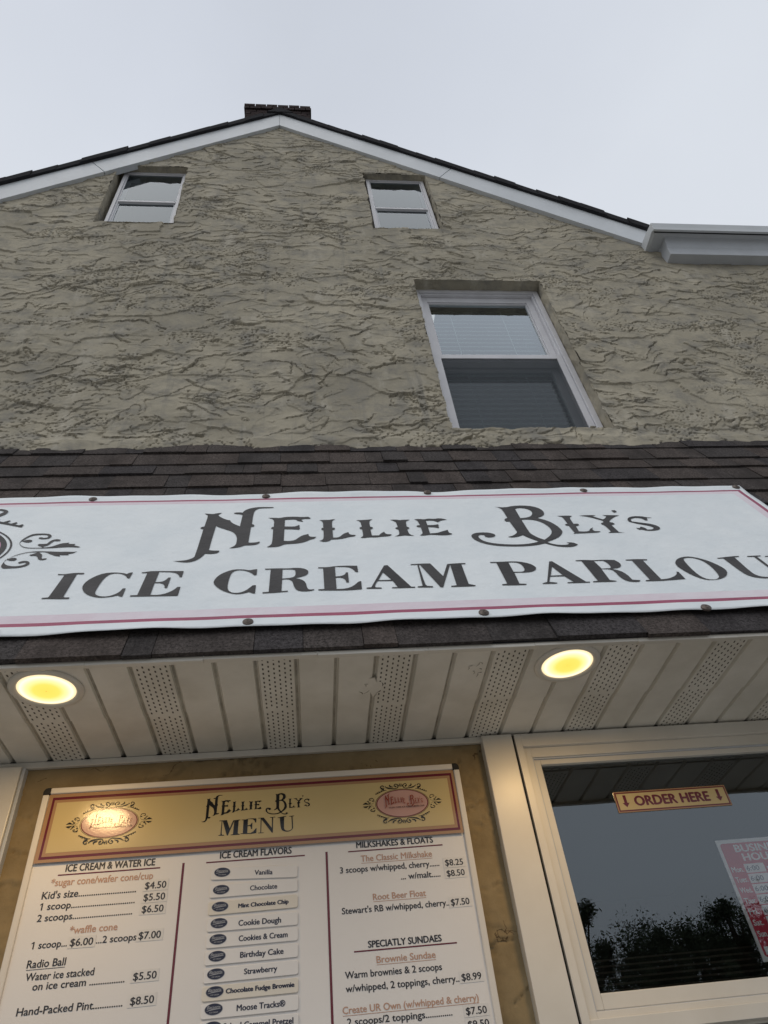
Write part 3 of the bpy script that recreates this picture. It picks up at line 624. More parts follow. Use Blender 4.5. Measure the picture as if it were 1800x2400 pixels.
for a, b in lanes:                       # dark patches where each groove meets the wall channel, same mesh as the slots
    y = 1.975+random.uniform(0, .005); q = random.uniform(0, .004)
    f.poly([(b-.009-q, 1.9845, H(.9893)), (b-.006, y, H(.9893)), (b+.004, y+.002, H(.9893)), (b+.007, 1.9845, H(.9893))], 'dark_gap')
f.build('vent_slots_groove_ends', soff)
f = MB()
f.box(-3, 3.6, 1.985, 1.997, H(.9705), H(.9885), 'cream_vinyl'); f.build('wall_channel', soff, .001)
f = MB()
for i in range(24):
    x0 = -3+i*.275; f.box(x0, x0+.2748, 1.4865, 1.502+random.uniform(-.001, .001), H(.977+random.uniform(-.0012, .0012)), H(.9885), 'cream_vinyl')
f.build('eave_channel', soff, .001)
# torn paint film on the soffit
for cx_, cy_, n, L in ((.165, 1.66, 9, .05), (.44, 1.60, 6, .034)):
    f = MB(); P = []
    for q in range(14):
        a = 2*math.pi*q/14; r_ = L*random.uniform(.25, 1.0); P.append((cx_+r_*.8*math.cos(a), cy_+r_*1.2*math.sin(a)))
    f.poly([(x, y, H(.9858)) for x, y in P[::-1]], 'soffit_vinyl')
    for q in range(14):
        if q % 3 == 0: continue
        stroke(f, [P[q], ((P[q][0]+P[(q+1) % 14][0])/2+.003, (P[q][1]+P[(q+1) % 14][1])/2), P[(q+1) % 14]], [.0004, .0030, .0004], lambda u, v: (u, v, H(.9855-.00004*q)), 'bark' if q % 4 == 1 else 'soffit_shadowline', 3)
    f.build('torn_film', soff)

# --- storefront wall
lw = wall_grid('storefront_wall', -1.2, .56, -1.5, .985, .006, [], 'ochre_stucco', .75, None, None, house)
f = MB(); f.box(-1.25, -.800, 1.968, 2.02, H(-1.5), H(.970), 'cream_vinyl'); f.box(-.7995, -.790, 1.975, 2.02, H(-1.5), H(.970), 'grey_trim'); f.build('corner_board', house, .002)
f = MB(); f.box(.516, .6080, 1.968, 2.02, H(-1.5), H(.984), 'cream_vinyl'); f.build('corner_board', house, .0025)
f = MB(); f.box(.6082, .616, 1.984, 2.02, H(-1.5), H(.986), 'dark_gap'); f.build('joint_gap', house)
# --- serving window
f = MB(); X1 = 1.72
ring(f, .616, X1, .236, .984, .021, 1.972, 2.03, 'cream_vinyl', .03, .040)
ring(f, .637, X1-.021, .266, .944, .024, 1.985, 2.03, 'cream_vinyl', .016, .030)
ring(f, .661, X1-.045, .282, .914, .004, 1.990, 2.03, 'grey_trim', .002, .004)
sw = f.build('window', house, .0022); tag(sw, 'wide white serving window')
f = MB(); ring(f, .665, X1-.049, .285, .911, .021, 1.996, 2.022, 'cream_vinyl', .034, .016); f.build('upper_sash', sw, .002)
f = MB(); f.poly([(.680, 2.011, H(.31)), (X1-.06, 2.011, H(.31)), (X1-.06, 2.011, H(.90)), (.680, 2.011, H(.90))], 'shop_glass'); f.build('pane', sw)
f = MB(); f.box(.640, X1-.02, 1.976, 2.03, H(.2425), H(.2665), 'cream_vinyl'); f.box(.655, X1-.03, 2.0, 2.03, H(.2665), H(.284), 'dark_gap')
f.build('meeting_rail', sw, .002)
f = MB(); ring(f, .638, X1-.02, -.55, .2405, .03, 1.992, 2.02, 'cream_vinyl', .03, .012); ring(f, .672, X1-.06, -.5, .222, .03, 2.0, 2.02, 'grey_trim', .03, .01); f.box(1.093, 1.118, 1.996, 2.02, H(-.5), H(.222), 'grey_trim'); f.build('lower_sash', sw, .002)
f = MB(); f.poly([(.69, 2.015, H(-.5)), (X1-.06, 2.015, H(-.5)), (X1-.06, 2.015, H(.215)), (.69, 2.015, H(.215))], 'shop_glass'); f.build('pane', sw)
room('window_recess', sw, .64, X1-.02, -.5, .93, 2.035, 3.6)
f = MB()
for k in range(9):
    z = H(.295+k*.0135); f.hexa([(.70, 2.10, z), (1.68, 2.10, z), (1.68, 2.112, z+.006), (.70, 2.112, z+.006), (.70, 2.10, z+.001), (1.68, 2.10, z+.001), (1.68, 2.112, z+.007), (.70, 2.112, z+.007)], 'bark')
f.build('blind', sw)
for q in ((-3, -1.25, 2.0, 2.02, 0, H(.98)), (1.72, 3.6, 1.99, 2.02, 0, H(.98)), (.56, 1.72, 1.99, 2.02, 0, H(-.55))):
    f = MB(); f.box(*q, 'ochre_stucco'); f.build('storefront_wall', house)
# side and back walls close the house
for nm_, mt_, q in (('side_wall', 'stucco', (-2.72, -2.6, 2.03, 8, 0, H(4.2))), ('side_wall', 'stucco', (3.6, 3.72, 2.03, 8, 0, H(4.2))), ('back_wall', 'stucco', (-2.6, 3.6, 7.9, 8, 0, H(4.1))), ('flat_roof', 'roof_dark', (2.2, 3.6, 2.05, 8, H(4.3), H(4.345)))):
    f = MB(); f.box(*q, mt_); f.build(nm_, house)
# ------------------------------------------------------------------ banner nailed to the skirt roof
BN = .020                                   # stand-off from the roof deck
banner = empty('banner', M(-.19, .08, BN))
tag(banner, 'long white vinyl banner with dark lettering and pink stripes fastened across the shingled skirt roof', 'banner')
BL, BR, BB, BT = -2.055, 1.675, .083, .921
TOPF = [(-1.93, .90), (-1.325, .898), (-.728, .897), (-.135, .896), (.449, .906), (1.04, .897), (1.653, .904)]
BOTF = [(-2.03, .10), (-1.39, .10), (-.765, .102), (-.149, .101), (.466, .103), (1.082, .088), (1.65, .098)]
def wob(u, s): return math.sin(u*7.3+s)*.5+math.sin(u*17.1+s*2.3)*.3+math.sin(u*31.7+s*1.7)*.2
def sag(u, fs):
    xs = [f_[0] for f_ in fs]
    for a, b in zip(xs, xs[1:]):
        if a <= u <= b: return math.sin(math.pi*(u-a)/(b-a))
    return 0.0
us = list(np.arange(BL, BR-.001, .0186))+[BR]
for q in (BL+.020, BL+.035, BL+.065, BR-.065, BR-.035, BR-.020): us.append(q)
us = sorted(set(round(float(q), 5) for q in us))
vsb = [BB, BB+.012, BB+.026, .121, .1355, .150, .171, .21, .30, .42, .54, .66, .76, .82, .848, .860, .8695, .8815, .893, .907, BT]
def bpos(u, v):
    dt, db = BT-v, v-BB; dr = BR-u
    n = BN+.006*math.exp(-dt/.03)*wob(u, 1.0)+.006*math.exp(-db/.03)*wob(u, 4.0)+.004*math.exp(-dr/.04)*wob(v*1.7, 2)
    n += .006*math.exp(-dt/.022)*sag(u, TOPF)+.006*math.exp(-db/.022)*sag(u, BOTF)
    vv = v-.006*math.exp(-dt/.05)*sag(u, TOPF)*(1+.4*wob(u, 9))-.003*math.exp(-db/.05)*sag(u, BOTF)*(1+.4*wob(u, 3))
    return M(u, vv, n)
b_ = MB(); nu, nv = len(us), len(vsb); b_.v = [bpos(u, v) for u in us for v in vsb]
def bmat(u, v):
    if v > .8815 or v < .121 or u > BR-.020 or u < BL+.020: return 'banner_white'
    if v > .8695 or v < .1355 or u > BR-.035 or u < BL+.035: return 'banner_stripe'
    if v > .848 or v < .171 or u > BR-.065 or u < BL+.065: return 'banner_pink'
    return 'banner_white'
for i in range(nu-1):
    for j in range(nv-1):
        k = i*nv+j; b_.f.append((k, k+nv, k+nv+1, k+1)); b_.m.append(b_.mi(bmat((us[i]+us[i+1])/2, (vsb[j]+vsb[j+1])/2)))
def BP(off): return lambda u, v: M(u, v, BN+off)
lt = MB()
for s in WEST.values(): shape(lt, loops_of(s), BP(.0016), 'banner_ink')
for s in DIDO.values(): shape(lt, loops_of(s), BP(.0016), 'banner_ink')
shape(lt, [[(x+.4445, y) for x, y in l] for l in loops_of(DIDO['R2'])] and [[(x+.6115, y-.008) for x, y in l] for l in loops_of(DIDO['R2'])], BP(.0016), 'banner_ink')
# emblem, in units of the oval's half width
EC, EA = -1.303, .428
SIDE = [[[((x-EC)/EA, (y-.53)/EA) for x, y in l] for l in loops_of(ORN[q])] for q in ('a', 'b')]
VINE = [([(.16, .628), (.205, .643), (.237, .684), (.197, .722), (.134, .714), (.095, .662), (.107, .599), (.178, .559), (.319, .559), (.463, .585), (.558, .632), (.579, .661)], [.05, .045, .02, .025, .025, .03, .03, .02, .03, .05, .02, .045]),
        ([(.272, .61), (.373, .641), (.415, .677), (.387, .71)], [.01, .05, .03, .03]),
        ([(.627, .548), (.72, .586), (.749, .65), (.692, .69), (.639, .672), (.655, .635)], [.09, .05, .03, .025, .025, .03]),
        ([(.533, .509), (.631, .512), (.799, .448), (.957, .376)], [.01, .02, .025, .02]),
        ([(.716, .485), (.747, .519)], [.03, .02]), ([(.799, .448), (.836, .484)], [.03, .02]), ([(.866, .417), (.896, .45)], [.03, .02]), ([(.932, .386), (.953, .411)], [.03, .02]),
        ([(.034, .738), (.021, .619)], [.025, .025]), ([(.079, .694), (.077, .633)], [.025, .03])]
def emblem(mb, cx, cy, a, F, ink, ring_m, fill, band=None, asp=.54):
    n = [0]
    def fl(sx, sy2):
        n[0] += 1; fn = F(.0004+.00004*n[0])
        return lambda x, y: fn(cx+sx*x*a, cy+sy2*y*a)
    for s in (1, -1):
        for L in SIDE: shape(mb, L, fl(s, 1), ink)
        for t_ in (1, -1):
            for p, w in VINE: stroke(mb, p, w, fl(s, t_), ink, 5)
    fn = F(.0004)
    oval(mb, cx, cy, a, a*asp, fn, ink, 96, (a*.987, a*asp*.979))
    oval(mb, cx, cy, a*.965, a*asp*.955, fn, ring_m, 96, (a*.925, a*asp*.90))
    if band: oval(mb, cx, cy, a*.925, a*asp*.90, fn, band, 96, (a*.90, a*asp*.86)); oval(mb, cx, cy, a*.90, a*asp*.86, fn, fill, 96)
    else: oval(mb, cx, cy, a*.925, a*asp*.90, fn, fill, 96)
emblem(lt, EC, .53, EA, lambda o_: BP(.0012+o_), 'banner_ink', 'banner_ink', 'banner_white', 'banner_rose')
def west(mb, fu, F, mat):
    for s in WEST.values(): shape(mb, [[fu(x, y) for x, y in l] for l in loops_of(s)], F, mat)
west(lt, lambda x, y: (EC-.292+(x+.3872)*.394, .444+(y-.427)*.60), BP(.0024), 'banner_rose')
text(lt, 'OLDE TYME ICE CREAM PARLOUR', EC-.222, EC+.341, .443, .022, BP(.0024), 'banner_ink', .02)
bsh = b_.build('sheet', banner, 0, True); md = bsh.modifiers.new('thick', 'SOLIDIFY'); md.thickness = .0012; md.offset = -1
lt.build('print', banner)
def fastener(u, v):
    # washer head on the sheet, cone and hex dimple along the roof normal
    w = MB(); n0 = BN+.0035; ring_ = [(0.0, .0020), (.0028, .0020), (.0034, .0038), (.0056, .0040), (.0064, .0026), (.0128, .0014), (.0138, .0004), (.0138, -.005)]
    N = 20; k = len(w.v)
    for r_, z_ in ring_:
        for a in range(N):
            q = 2*math.pi*a/N; w.v.append(M(u+r_*math.cos(q), v+r_*math.sin(q), n0+z_))
    for j in range(len(ring_)-1):
        for a in range(N):
            w.f.append((j*N+a, j*N+(a+1) % N, (j+1)*N+(a+1) % N, (j+1)*N+a)); w.m.append(w.mi('washer_metal'))
    w.build('screw_washer', banner, 0, True)
for u, v in TOPF+BOTF: fastener(u, v)

# ------------------------------------------------------------------ menu board
YM = 1.962
menu = empty('menu_board', (-.145, 1.99, H(-.55)))
tag(menu, 'framed menu board with gold header and price lists on the ochre storefront wall', 'menu board')
def MP(off): return lambda x, h: (x, YM-off, H(h))
f = MB(); x0, x1, h0, h1, w = -.719, .428, -.55, .897, .0165
f.box(x0, x0+w, 1.9555, 1.992, H(h0+.018), H(h1-.018), 'alu_frame'); f.box(x1-w, x1, 1.9555, 1.992, H(h0+.018), H(h1-.018), 'alu_frame')
f.box(x0+.018, x1-.018, 1.9558, 1.992, H(h1-w), H(h1), 'alu_frame'); f.box(x0+.018, x1-.018, 1.9558, 1.992, H(h0), H(h0+w), 'alu_frame')
f.build('frame', menu, .003)
for cx, sx in ((x0, 1), (x1, -1)):
    for cz, szz in ((h1, -1), (h0, 1)):
        f = MB(); pts = [(0, .0185), (0, .010), (.0018, .005), (.005, .0018), (.010, 0), (.0185, 0), (.0185, .0165), (.0165, .0185)]
        q = [(cx+sx*a, cz+szz*b2) for a, b2 in pts]
        if sx*szz > 0: q = q[::-1]
        n = len(q); f.v = [(a, 1.9545, H(b2)) for a, b2 in q]+[(a, 1.992, H(b2)) for a, b2 in q]
        f.f = [tuple(range(n)), tuple(range(n, 2*n))[::-1]]+[(i, n+i, n+(i+1) % n, (i+1) % n) for i in range(n)]
        f.names = ['rubber_black']; f.m = [0]*len(f.f); f.build('corner_cap', menu, .001)
f = MB(); f.box(x0+w-.001, x1-w+.001, YM, 1.990, H(h0+w-.001), H(h1-w+.001), 'menu_white')
T_ = [('ICE CREAM & WATER ICE', -.6198, -.4004, .6782, .0165, 'b'), ('*sugar cone/wafer cone/cup', -.6482, -.4011, .6459, .0166, 't'),
      ("Kid's size...........................", -.6635, -.4386, .6175, .0164, ''), ('1 scoop..............................', -.6634, -.4380, .5926, .0155, ''),
      ('2 scoops............................', -.6629, -.4405, .5676, .0152, ''), ('*waffle cone', -.5806, -.4703, .5356, .0155, 't'), ('1 scoop...', -.6632, -.5814, .5097, .0147, ''),
      ('...2 scoops', -.5146, -.4220, .5102, .0147, ''), ('Radio Ball', -.6624, -.5765, .4707, .0158, 'u'), ('Water ice stacked', -.6594, -.5079, .4454, .0150, ''),
      ('on ice cream ................', -.6393, -.4363, .4254, .0147, ''), ('Hand-Packed Pint.............', -.6621, -.4334, .3787, .0148, ''), ('ICE CREAM FLAVORS', -.2363, -.0525, .6825, .0164, 'b'),
      ('MILKSHAKES & FLOATS', .1186, .3242, .6836, .0152, 'b'), ('The Classic Milkshake', .1281, .3167, .6485, .0153, 'tu'), ('3 scoops w/whipped, cherry......', .0723, .3326, .6240, .0145, ''),
      ('... w/malt.....', .2288, .3316, .5980, .0145, ''), ('Root Beer Float', .1524, .2878, .5549, .0145, 'tu'), ("Stewart's RB w/whipped, cherry..", .0724, .3441, .5284, .0142, ''),
      ('SPECIATLY SUNDAES', .1322, .3126, .4509, .0142, 'b'), ('Brownie Sundae', .1497, .2926, .4173, .0141, 'tu'), ('Warm brownies & 2 scoops', .0728, .3043, .3909, .0141, ''),
      ('w/whipped, 2 toppings, cherry..', .0729, .3420, .3640, .0138, ''), ('Create UR Own (w/whipped & cherry)', .0633, .3813, .3228, .0135, 'tu'), ('2 scoops/2 toppings.............', .0724, .3147, .2999, .0135, ''),
      ('3 scoops/3 toppings.............', .0724, .3147, .2755, .0135, '')]
for s, a, b2, base, cap, st_ in T_:
    mt = 'menu_tan_text' if 't' in st_ else 'menu_text'
    if s[0] == '1':                        # the numeral's flag
        f.poly([MP(.0006)(*p) for p in ((a, base+cap*.70), (a+.0048, base+cap*.86), (a+.0048, base+cap), (a+.0036, base+cap), (a, base+cap*.82))], mt); a += .0042
    text(f, s, a, b2, base, cap, MP(.0006), mt, .036 if 'b' in st_ else .020, .0, 1.0)
    if 'u' in st_: rect(f, a, b2, base-.0045, base-.0033, MP(.0005), mt)
for a, b2, h in ((-.6364, -.3856, .6713), (-.2709, -.0177, .6752), (.0960, .3489, .6762), (.0969, .3495, .4450)): rect(f, a, b2, h-.0018, h+.0014, MP(.0005), 'menu_maroon')
rect(f, -.3310, -.3252, -.42, .6785, MP(.0005), 'menu_maroon'); rect(f, .0360, .0420, -.42, .6798, MP(.0005), 'menu_maroon')
f.build('sheet', menu)
def MP(off): return lambda x, h: (x, YM-.0034-off+(h-.79)*.032, H(h))      # header tilt put in to bring the lamp's reflection lower on it
f = MB()
rect(f, -.7015, .4105, .7012, .880, MP(.0010), 'menu_tan_border'); rect(f, -.6913, .4030, .7094, .8708, MP(.0014), 'menu_maroon')
rect(f, -.6850, .3970, .7157, .8633, MP(.0018), 'menu_tan_border'); rect(f, -.6770, .3890, .7242, .8556, MP(.0022), 'menu_gold')
HB = .0022
for ex in (-.531, .2530):
    emblem(f, ex, .7925, .0755, lambda o_: MP(HB+o_), 'menu_black', 'menu_maroon', 'menu_pink')
    west(f, lambda x, y: (ex-.0514+(x+.3872)*.0691, .7795+(y-.427)*.1075-.004*(1 if x > .4 else 0)), MP(HB+.0032), 'menu_redbrown')
    text(f, 'OLDE TYME ICE CREAM PARLOUR', ex-.0390, ex+.0600, .7792, .0037, MP(HB+.0032), 'menu_black', .02)
west(f, lambda x, y: (-.2398+(x+.1043)*.1846, .8486+(y-.8065)*.19), MP(HB+.0006), 'menu_black')
def fit(key, xa, xb, ya, yb):
    L = loops_of(DIDO[key]); xs = [p[0] for l in L for p in l]; ys = [p[1] for l in L for p in l]
    return [[(xa+(p[0]-min(xs))*(xb-xa)/(max(xs)-min(xs)), ya+(p[1]-min(ys))*(yb-ya)/(max(ys)-min(ys))) for p in l] for l in L]
shape(f, fit('M', -.2440, -.1877, .7370, .7780), MP(HB+.0006), 'menu_black', 0)
shape(f, fit('E2', -.1859, -.1446, .7370, .7780), MP(HB+.0006), 'menu_black', 0)
shape(f, fit('U', -.0893, -.0445, .7362, .7780), MP(HB+.0006), 'menu_black', 1)
shape(f, [[(-.1404, .7780), (-.1265, .7780), (-.1042, .7490), (-.1042, .7766), (-.1095, .7766), (-.1095, .7780), (-.0952, .7780), (-.0952, .7766), (-.1015, .7766), (-.1015, .7362), (-.1040, .7362), (-.1322, .7735), (-.1322, .7384), (-.1255, .7384), (-.1255, .737), (-.1400, .737), (-.1400, .7384), (-.1343, .7384), (-.1343, .7766), (-.1404, .7766)]], MP(HB+.0006), 'menu_black', 0)
f.build('header_panel', menu)
def MP(off): return lambda x, h: (x, YM-off, H(h))

# --- price stickers laid over the printed prices
STK = [('$4.50', -.4172, -.3659, .6225, .0158, "$4.50 price sticker ending the kid's size row"), ('$5.50', -.4170, -.3656, .5954, .0156, '$5.50 price sticker right after the dotted 1 scoop row'), ('$6.50', -.4174, -.3661, .5685, .0154, '$6.50 price sticker below the 4.50 and 5.50 stickers'),
       ('$6.00', -.5741, -.5220, .5087, .0152, '$6.00 price sticker under the tan waffle cone heading'), ('$7.00', -.4168, -.3654, .5111, .0153, '$7.00 price sticker ending the waffle cone row'), ('$5.50', -.4169, -.3647, .4272, .0150, '$5.50 price sticker beside the water ice stacked on ice cream line'),
       ('$8.50', -.4165, -.3644, .3792, .0149, '$8.50 price sticker ending the hand-packed pint row'), ('$8.25', .3491, .3963, .6225, .0149, '$8.25 price sticker in the classic milkshake row'), ('$8.50', .3491, .3962, .5965, .0147, '$8.50 price sticker in the w/malt row'),
       ('$7.50', .3492, .3964, .5275, .0147, '$7.50 price sticker ending the root beer float row'), ('$8.99', .3486, .3960, .3648, .0141, '$8.99 price sticker in the brownie sundae lines'), ('$7.50', .3474, .3961, .2979, .0138, '$7.50 price sticker in the create your own sundae list'),
       ('$9.50', .3477, .3966, .2725, .0136, '$9.50 price sticker at the bottom edge, under the lowest 7.50')]
for s, a, b2, base, cap, lab in STK:
    f = MB(); hw = (b2-a)/2+.0055; cx = (a+b2)/2; hh = cap+.0102; t = random.uniform(-.012, .012)
    cz = base-.0048+hh/2
    def SF(off):
        return lambda x, y: (cx+(x-cx)*math.cos(t)-(y-cz)*math.sin(t), YM-off, H(cz+(x-cx)*math.sin(t)+(y-cz)*math.cos(t)))
    P4 = [(cx-hw, cz-hh/2), (cx+hw, cz-hh/2), (cx+hw, cz+hh/2), (cx-hw, cz+hh/2)]
    f.hexa([SF(.0009)(*p) for p in (P4[0], P4[1])]+[SF(.0002)(*p) for p in (P4[1], P4[0])]+[SF(.0009)(*p) for p in (P4[3], P4[2])]+[SF(.0002)(*p) for p in (P4[2], P4[3])], 'sticker_white')
    text(f, s, a, b2, base, cap, SF(.0012), 'menu_text', .020)
    root = f.build('price_sticker')
    c = Vector((cx, YM, H(cz)))
    root.data.transform(Matrix.Translation(-c)); root.location = c
    tag(root, lab, 'price sticker', 'price stickers on the menu board')

# --- magnetic flavour strips
def rrect(w_, h_, r_, n=5):
    P = []
    for cx, cy, a0 in ((w_-r_, h_-r_, 0), (-w_+r_, h_-r_, 90), (-w_+r_, -h_+r_, 180), (w_-r_, -h_+r_, 270)):
        for i in range(n+1):
            a = math.radians(a0+90*i/n); P.append((cx+r_*math.cos(a), cy+r_*math.sin(a)))
    return P
FL = [('Vanilla', .6416, -2.4, -.1460, -.1008, .6357, .0112, .016), ('Chocolate', .6040, .1, -.1561, -.0888, .5992, .0112, .016), ('Mint Chocolate Chip', .5657, .5, -.1833, -.0602, .5618, .0092, .04), ('Cookie Dough', .5280, -.2, -.1810, -.0785, .5212, .0122, .022),
      ('Cookies & Cream', .4937, .1, -.1788, -.0624, .4880, .0118, .022), ('Birthday Cake', .4584, .3, -.1737, -.0720, .4532, .0118, .022), ('Strawberry', .4225, .5, -.1629, -.0866, .4186, .0112, .022), ('Chocolate Fudge Brownie', .3868, .3, -.2027, -.0467, .3840, .0092, .042),
      ('Moose Tracks\u00ae', .3532, .2, -.1764, -.0673, .3480, .0116, .022), ('Salted Caramel Pretzel', .3185, -.4, -.2046, -.0492, .3149, .0116, .022)]
EXTRA = ('first strip in the flavour column', 'second strip in the flavour column', 'cream tinted strip with small bold letters', 'fourth strip in the flavour column', 'strip just above the birthday one', 'strip between the cookies and the strawberry ones', 'seventh strip in the flavour column', 'curling at its lower right corner', 'strip with the registered mark', 'lowest strip, cut by the photo edge')
for (s, yc, ang, a, b2, base, cap, bold), ex in zip(FL, EXTRA):
    root = empty('flavor_strip', (-.147, YM, H(yc))); t = math.radians(ang)
    def LF(off): return lambda x, y: (-.147+x*math.cos(t)-y*math.sin(t), YM-off, H(yc+x*math.sin(t)+y*math.cos(t)))
    f = MB(); P = rrect(.1098, .0148, .0050); n = len(P); mt = 'strip_cream' if 'Mint' in s or 'Fudge' in s else 'strip_white'
    P2 = rrect(.1090, .0140, .0046); i = f.mi(mt)
    f.v = [LF(.0002)(*p) for p in P]+[LF(.0030)(*p) for p in P]+[LF(.0036)(*p) for p in P2]
    for j in range(n):
        q = (j+1) % n; f.f += [(j, q, n+q, n+j), (n+j, n+q, 2*n+q, 2*n+j)]; f.m += [i, i]
    f.f.append(tuple(range(2*n, 3*n))); f.m.append(i)
    text(f, s, a+.147, b2+.147, base-yc, cap, LF(.0040), 'strip_text', bold+.010)
    f.build('plate', root)
    f = MB(); ex_, ey_ = -.0812, .0026
    oval(f, ex_, ey_, .0206, .0116, LF(.0041), 'emblem_grey', 40, (.0196, .0108)); oval(f, ex_, ey_, .0196, .0108, LF(.0041), 'emblem_navy', 40)
    text(f, 'Bassetts', ex_-.0150, ex_+.0150, ey_+.0008, .0062, LF(.0045), 'emblem_grey', .01, .25)
    stroke(f, [(ex_-.016, ey_-.0030), (ex_-.004, ey_-.0008), (ex_+.016, ey_+.0003)], [.0004, .0018, .0004], LF(.0046), 'emblem_grey', 5)
    text(f, 'ICE CREAM', ex_-.0088, ex_+.0098, ey_-.0072, .0026, LF(.0045), 'emblem_grey', .02)
    f.build('emblem', root)
    nm = s.replace('\u00ae', '')
    tag(root, 'white strip reading %s, %s' % (nm, ex), 'flavor strip', 'flavor strips down the middle of the menu')

# ------------------------------------------------------------------ signs at the serving window
YO = 2.0085
def OP(off): return lambda x, h: (x, YO-off, H(h))
f = MB(); f.box(.8815, 1.2285, YO, 2.0105, H(.7435), H(.8035), 'menu_tan_border')
rect(f, .8845, 1.2255, .7465, .8005, OP(.0003), 'menu_maroon'); rect(f, .8885, 1.2215, .7500, .7970, OP(.0006), 'menu_gold')
text(f, 'ORDER HERE', .9390, 1.1680, .7606, .0268, OP(.0010), 'menu_maroon', .050)
for cx in (.9110, 1.1985):
    f.poly([OP(.001)(*p) for p in ((cx, .7575), (cx+.0105, .7702), (cx+.0045, .7702), (cx+.0045, .7922), (cx-.0045, .7922), (cx-.0045, .7702), (cx-.0105, .7702))], 'menu_maroon')
tag(f.build('order_sign'), 'gold ORDER HERE sign with maroon arrows high on the serving window glass', 'sign')
YB = 2.036
def HP(off): return lambda x, h: (x, YB-off, H(h))
f = MB(); f.box(1.1470, 1.392, YB, YB+.0015, H(.3565), H(.6575), 'sign_white')
P = rrect(.1135, .1405, .008); f.poly([HP(.0004)(1.2695+x, .5070+y) for x, y in P], 'sign_red')
text(f, 'BUSINESS', 1.1950, 1.3440, .6228, .0190, HP(.0008), 'sign_white', .035); text(f, 'HOURS:', 1.2090, 1.3300, .5985, .0190, HP(.0008), 'sign_white', .035)
for i, dname in enumerate(('Mon.', 'Tues.', 'Wed.', 'Thur.', 'Fri.', 'Sat.', 'Sun.')):
    hh = .5905-.0264*i
    text(f, dname, 1.1615, 1.1615+(.034 if i not in (4, 5, 6) else .027), hh-.0195, .0135, HP(.0008), 'sign_white', .03)
    for xa in (1.2015, 1.2960):
        rect(f, xa, xa+.0590, hh-.0235, hh, HP(.0006), 'sign_white')
    text(f, '6:00', 1.2055, 1.2430, hh-.0180, .0125, HP(.0009), 'sign_pen', .012, .05)
    text(f, '9:00', 1.3020, 1.3390, hh-.0180, .0125, HP(.0009), 'sign_pen', .012, .05)
    text(f, 'to', 1.2650, 1.2830, hh-.0180, .0110, HP(.0008), 'sign_white', .02)
rect(f, 1.1620, 1.3770, .3716, .3900, HP(.0006), 'sign_white')
tag(f.build('hours_sign'), 'red and white BUSINESS HOURS sign hanging behind the serving window glass', 'sign')

# ------------------------------------------------------------------ recessed lamps in the soffit
m = bpy.data.materials.new('lamp_lens'); m.use_nodes = True; t = m.node_tree; t.nodes.clear(); MATS['lamp_lens'] = m
o = t.nodes.new('ShaderNodeOutputMaterial'); em = t.nodes.new('ShaderNodeEmission'); c = t.nodes.new('ShaderNodeTexCoord')
sp = t.nodes.new('ShaderNodeSeparateXYZ'); cb = t.nodes.new('ShaderNodeCombineXYZ'); ln = t.nodes.new('ShaderNodeVectorMath'); ln.operation = 'LENGTH'
t.links.new(c.outputs['Object'], sp.inputs[0]); t.links.new(sp.outputs[0], cb.inputs[0]); t.links.new(sp.outputs[1], cb.inputs[1]); t.links.new(cb.outputs[0], ln.inputs[0])
rm = t.nodes.new('ShaderNodeMapRange'); rm.inputs[1].default_value = 0; rm.inputs[2].default_value = .0665; t.links.new(ln.outputs['Value'], rm.inputs[0])
rp = t.nodes.new('ShaderNodeValToRGB'); ee = rp.color_ramp.elements
ee[0].position = 0; ee[0].color = (1, .66, .105, 1); ee[1].position = 1; ee[1].color = (1, .78, .45, 1)
for p_, c_ in ((.45, (1, .70, .13, 1)), (.72, (1, .85, .40, 1)), (.90, (1, .92, .72, 1))):
    q = ee.new(p_); q.color = c_
t.links.new(rm.outputs[0], rp.inputs[0]); t.links.new(rp.outputs[0], em.inputs[0]); em.inputs[1].default_value = 1.25
t.links.new(em.outputs[0], o.inputs[0])
LAMP_W = 2.6
for lx, ly, lab in ((-.640, 1.597, 'round lit recessed lamp in the soffit above the menu board'), (.687, 1.590, 'round lit recessed lamp in the soffit near the serving window')):
    root = empty('recessed_lamp', (lx, ly, H(.985)))
    tag(root, lab, 'lamp', 'recessed lamps in the soffit')
    c0 = (lx, ly, H(.985)); f = MB()
    f.lathe(c0, [(.0885, .0012), (.0885, -.0022), (.086, -.0040), (.080, -.0056), (.0725, -.0050), (.0690, -.0020), (.0680, .0012)], 'cream_vinyl', 56); f.build('trim_ring', root, 0, True)
    f = MB(); f.lathe(c0, [(.0690, -.0016), (.062, -.0034), (.050, -.0048), (.035, -.0058), (.018, -.0064), (.001, -.0066)], 'lamp_lens', 56); f.build('lens', root, 0, True)
    ld = bpy.data.lights.new('lamp_bulb', 'AREA'); ld.shape = 'DISK'; ld.size = .125; ld.energy = LAMP_W; ld.color = (1, .66, .30)
    lo = bpy.data.objects.new('lamp_bulb', ld); COL.objects.link(lo); lo.parent = root; lo.location = (0, 0, -.0070)

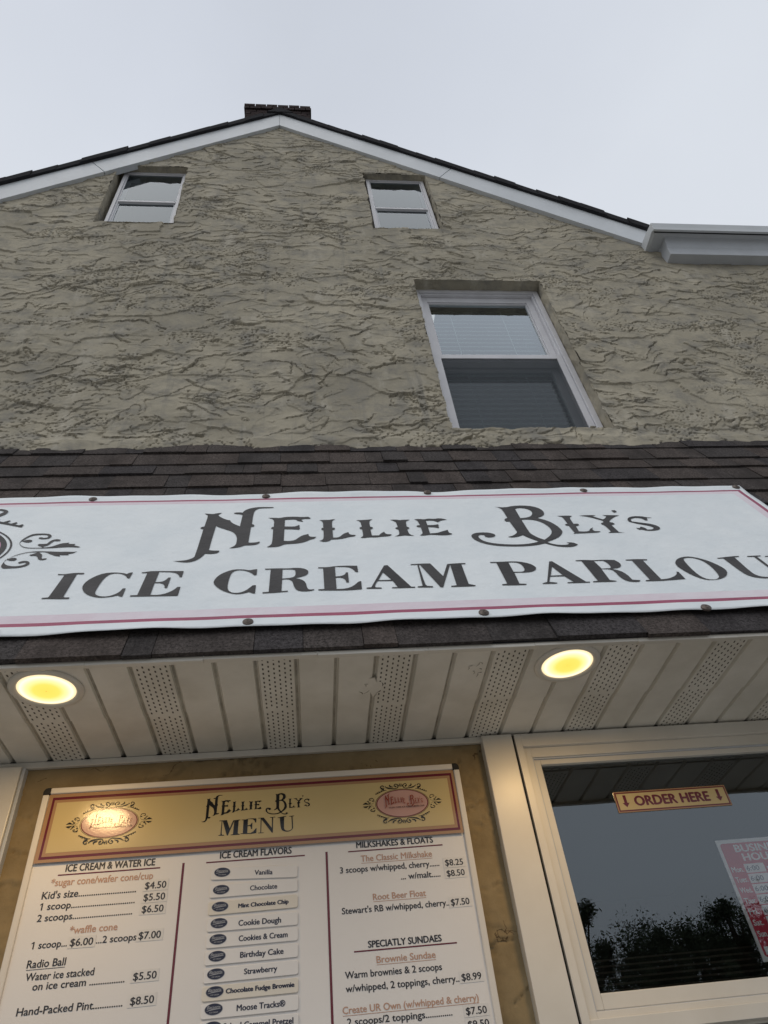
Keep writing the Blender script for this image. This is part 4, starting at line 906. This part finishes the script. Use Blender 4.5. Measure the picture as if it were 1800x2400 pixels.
# ------------------------------------------------------------------ trees across the car park (they show in the window's reflection)
def make_tree(seed, h, w):
    R = np.random.RandomState(seed); random.seed(seed)
    root = empty('tree', (0, 0, 0)); f = MB()
    def limb(p, q, r0, r1, n=7):
        p, q = Vector(p), Vector(q); d = (q-p).normalized(); a = d.orthogonal().normalized(); b2 = d.cross(a); k = len(f.v)
        for c_, r_ in ((p, r0), (q, r1)):
            for i in range(n): an = 2*math.pi*i/n; f.v.append(tuple(c_+a*r_*math.cos(an)+b2*r_*math.sin(an)))
        for i in range(n): f.f.append((k+i, k+(i+1) % n, k+n+(i+1) % n, k+n+i)); f.m.append(f.mi('bark'))
    limb((0, 0, 0), (.1, 0, h*.45), .22, .14); limb((.1, 0, h*.45), (0, .1, h*.92), .14, .03)
    cl = []
    for i in range(46):
        z = h*R.uniform(.12, .97); rr = w*(1-((z/h-.45)/.62)**2)*R.uniform(.35, 1); an = R.uniform(0, 6.28)
        c_ = (rr*math.cos(an), rr*math.sin(an), z); cl.append((c_, R.uniform(.3, .85)*w*.40))
        limb((.05, 0, z*.75), c_, .05, .015, 5)
    f.build('trunk', root)
    g_ = MB(); n = 30000; ix = R.randint(0, len(cl), n)
    for i in ix:
        c_, r_ = cl[i]; p = np.array(c_)+R.normal(size=3)*r_*np.array((.42, .42, .50)); s = R.uniform(.014, .034)
        a = R.normal(size=3)*s; b2 = R.normal(size=3)*s
        g_.poly([p-a, p+b2*.6, p+a, p-b2*.6], 'leaf_dark' if R.rand() < .65 else 'leaf_mid')
    g_.build('crown', root)
    return root
protos = [make_tree(1, 7.7, 2.4), make_tree(2, 6.8, 2.9), make_tree(5, 8.5, 1.6)]
spots = [(8.0, -20, 2, 1.02), (9.3, -20.5, 1, 1.05), (10.6, -20, 0, 1.0), (11.9, -20.5, 1, 1.10), (12.9, -20, 2, .99), (14.2, -20, 1, 1.12), (15.6, -20.5, 0, 1.05), (6.4, -21, 0, .98), (4.6, -21, 1, 1.0), (17.2, -20, 0, 1.05), (19.0, -21, 1, 1.1), (11.2, -23, 0, 1.08), (13.4, -23.5, 1, 1.22), (9.0, -23, 1, 1.12), (15.8, -23.5, 1, 1.25), (7.2, -23.5, 0, 1.0), (21, -21.5, 0, 1.05), (2.4, -22, 0, 1.0)]
TL = ['tall slender dark tree across the car park', 'broad bushy tree across the car park', 'mid sized tree across the car park']
seen = set()
for i, (x, y, kd, sc) in enumerate(spots):
    p = protos[kd]
    if kd in seen:
        r = p.copy(); COL.objects.link(r)
        for ch in p.children: c_ = ch.copy(); COL.objects.link(c_); c_.parent = r
    else: r = p; seen.add(kd)
    r.location = (x, y, 0); r.rotation_euler = (0, 0, i*1.3); r.scale = (sc, sc, sc*.90)
    tag(r, TL[(2 if kd == 0 else 0 if kd == 2 else 1)], 'tree', 'trees across the car park')
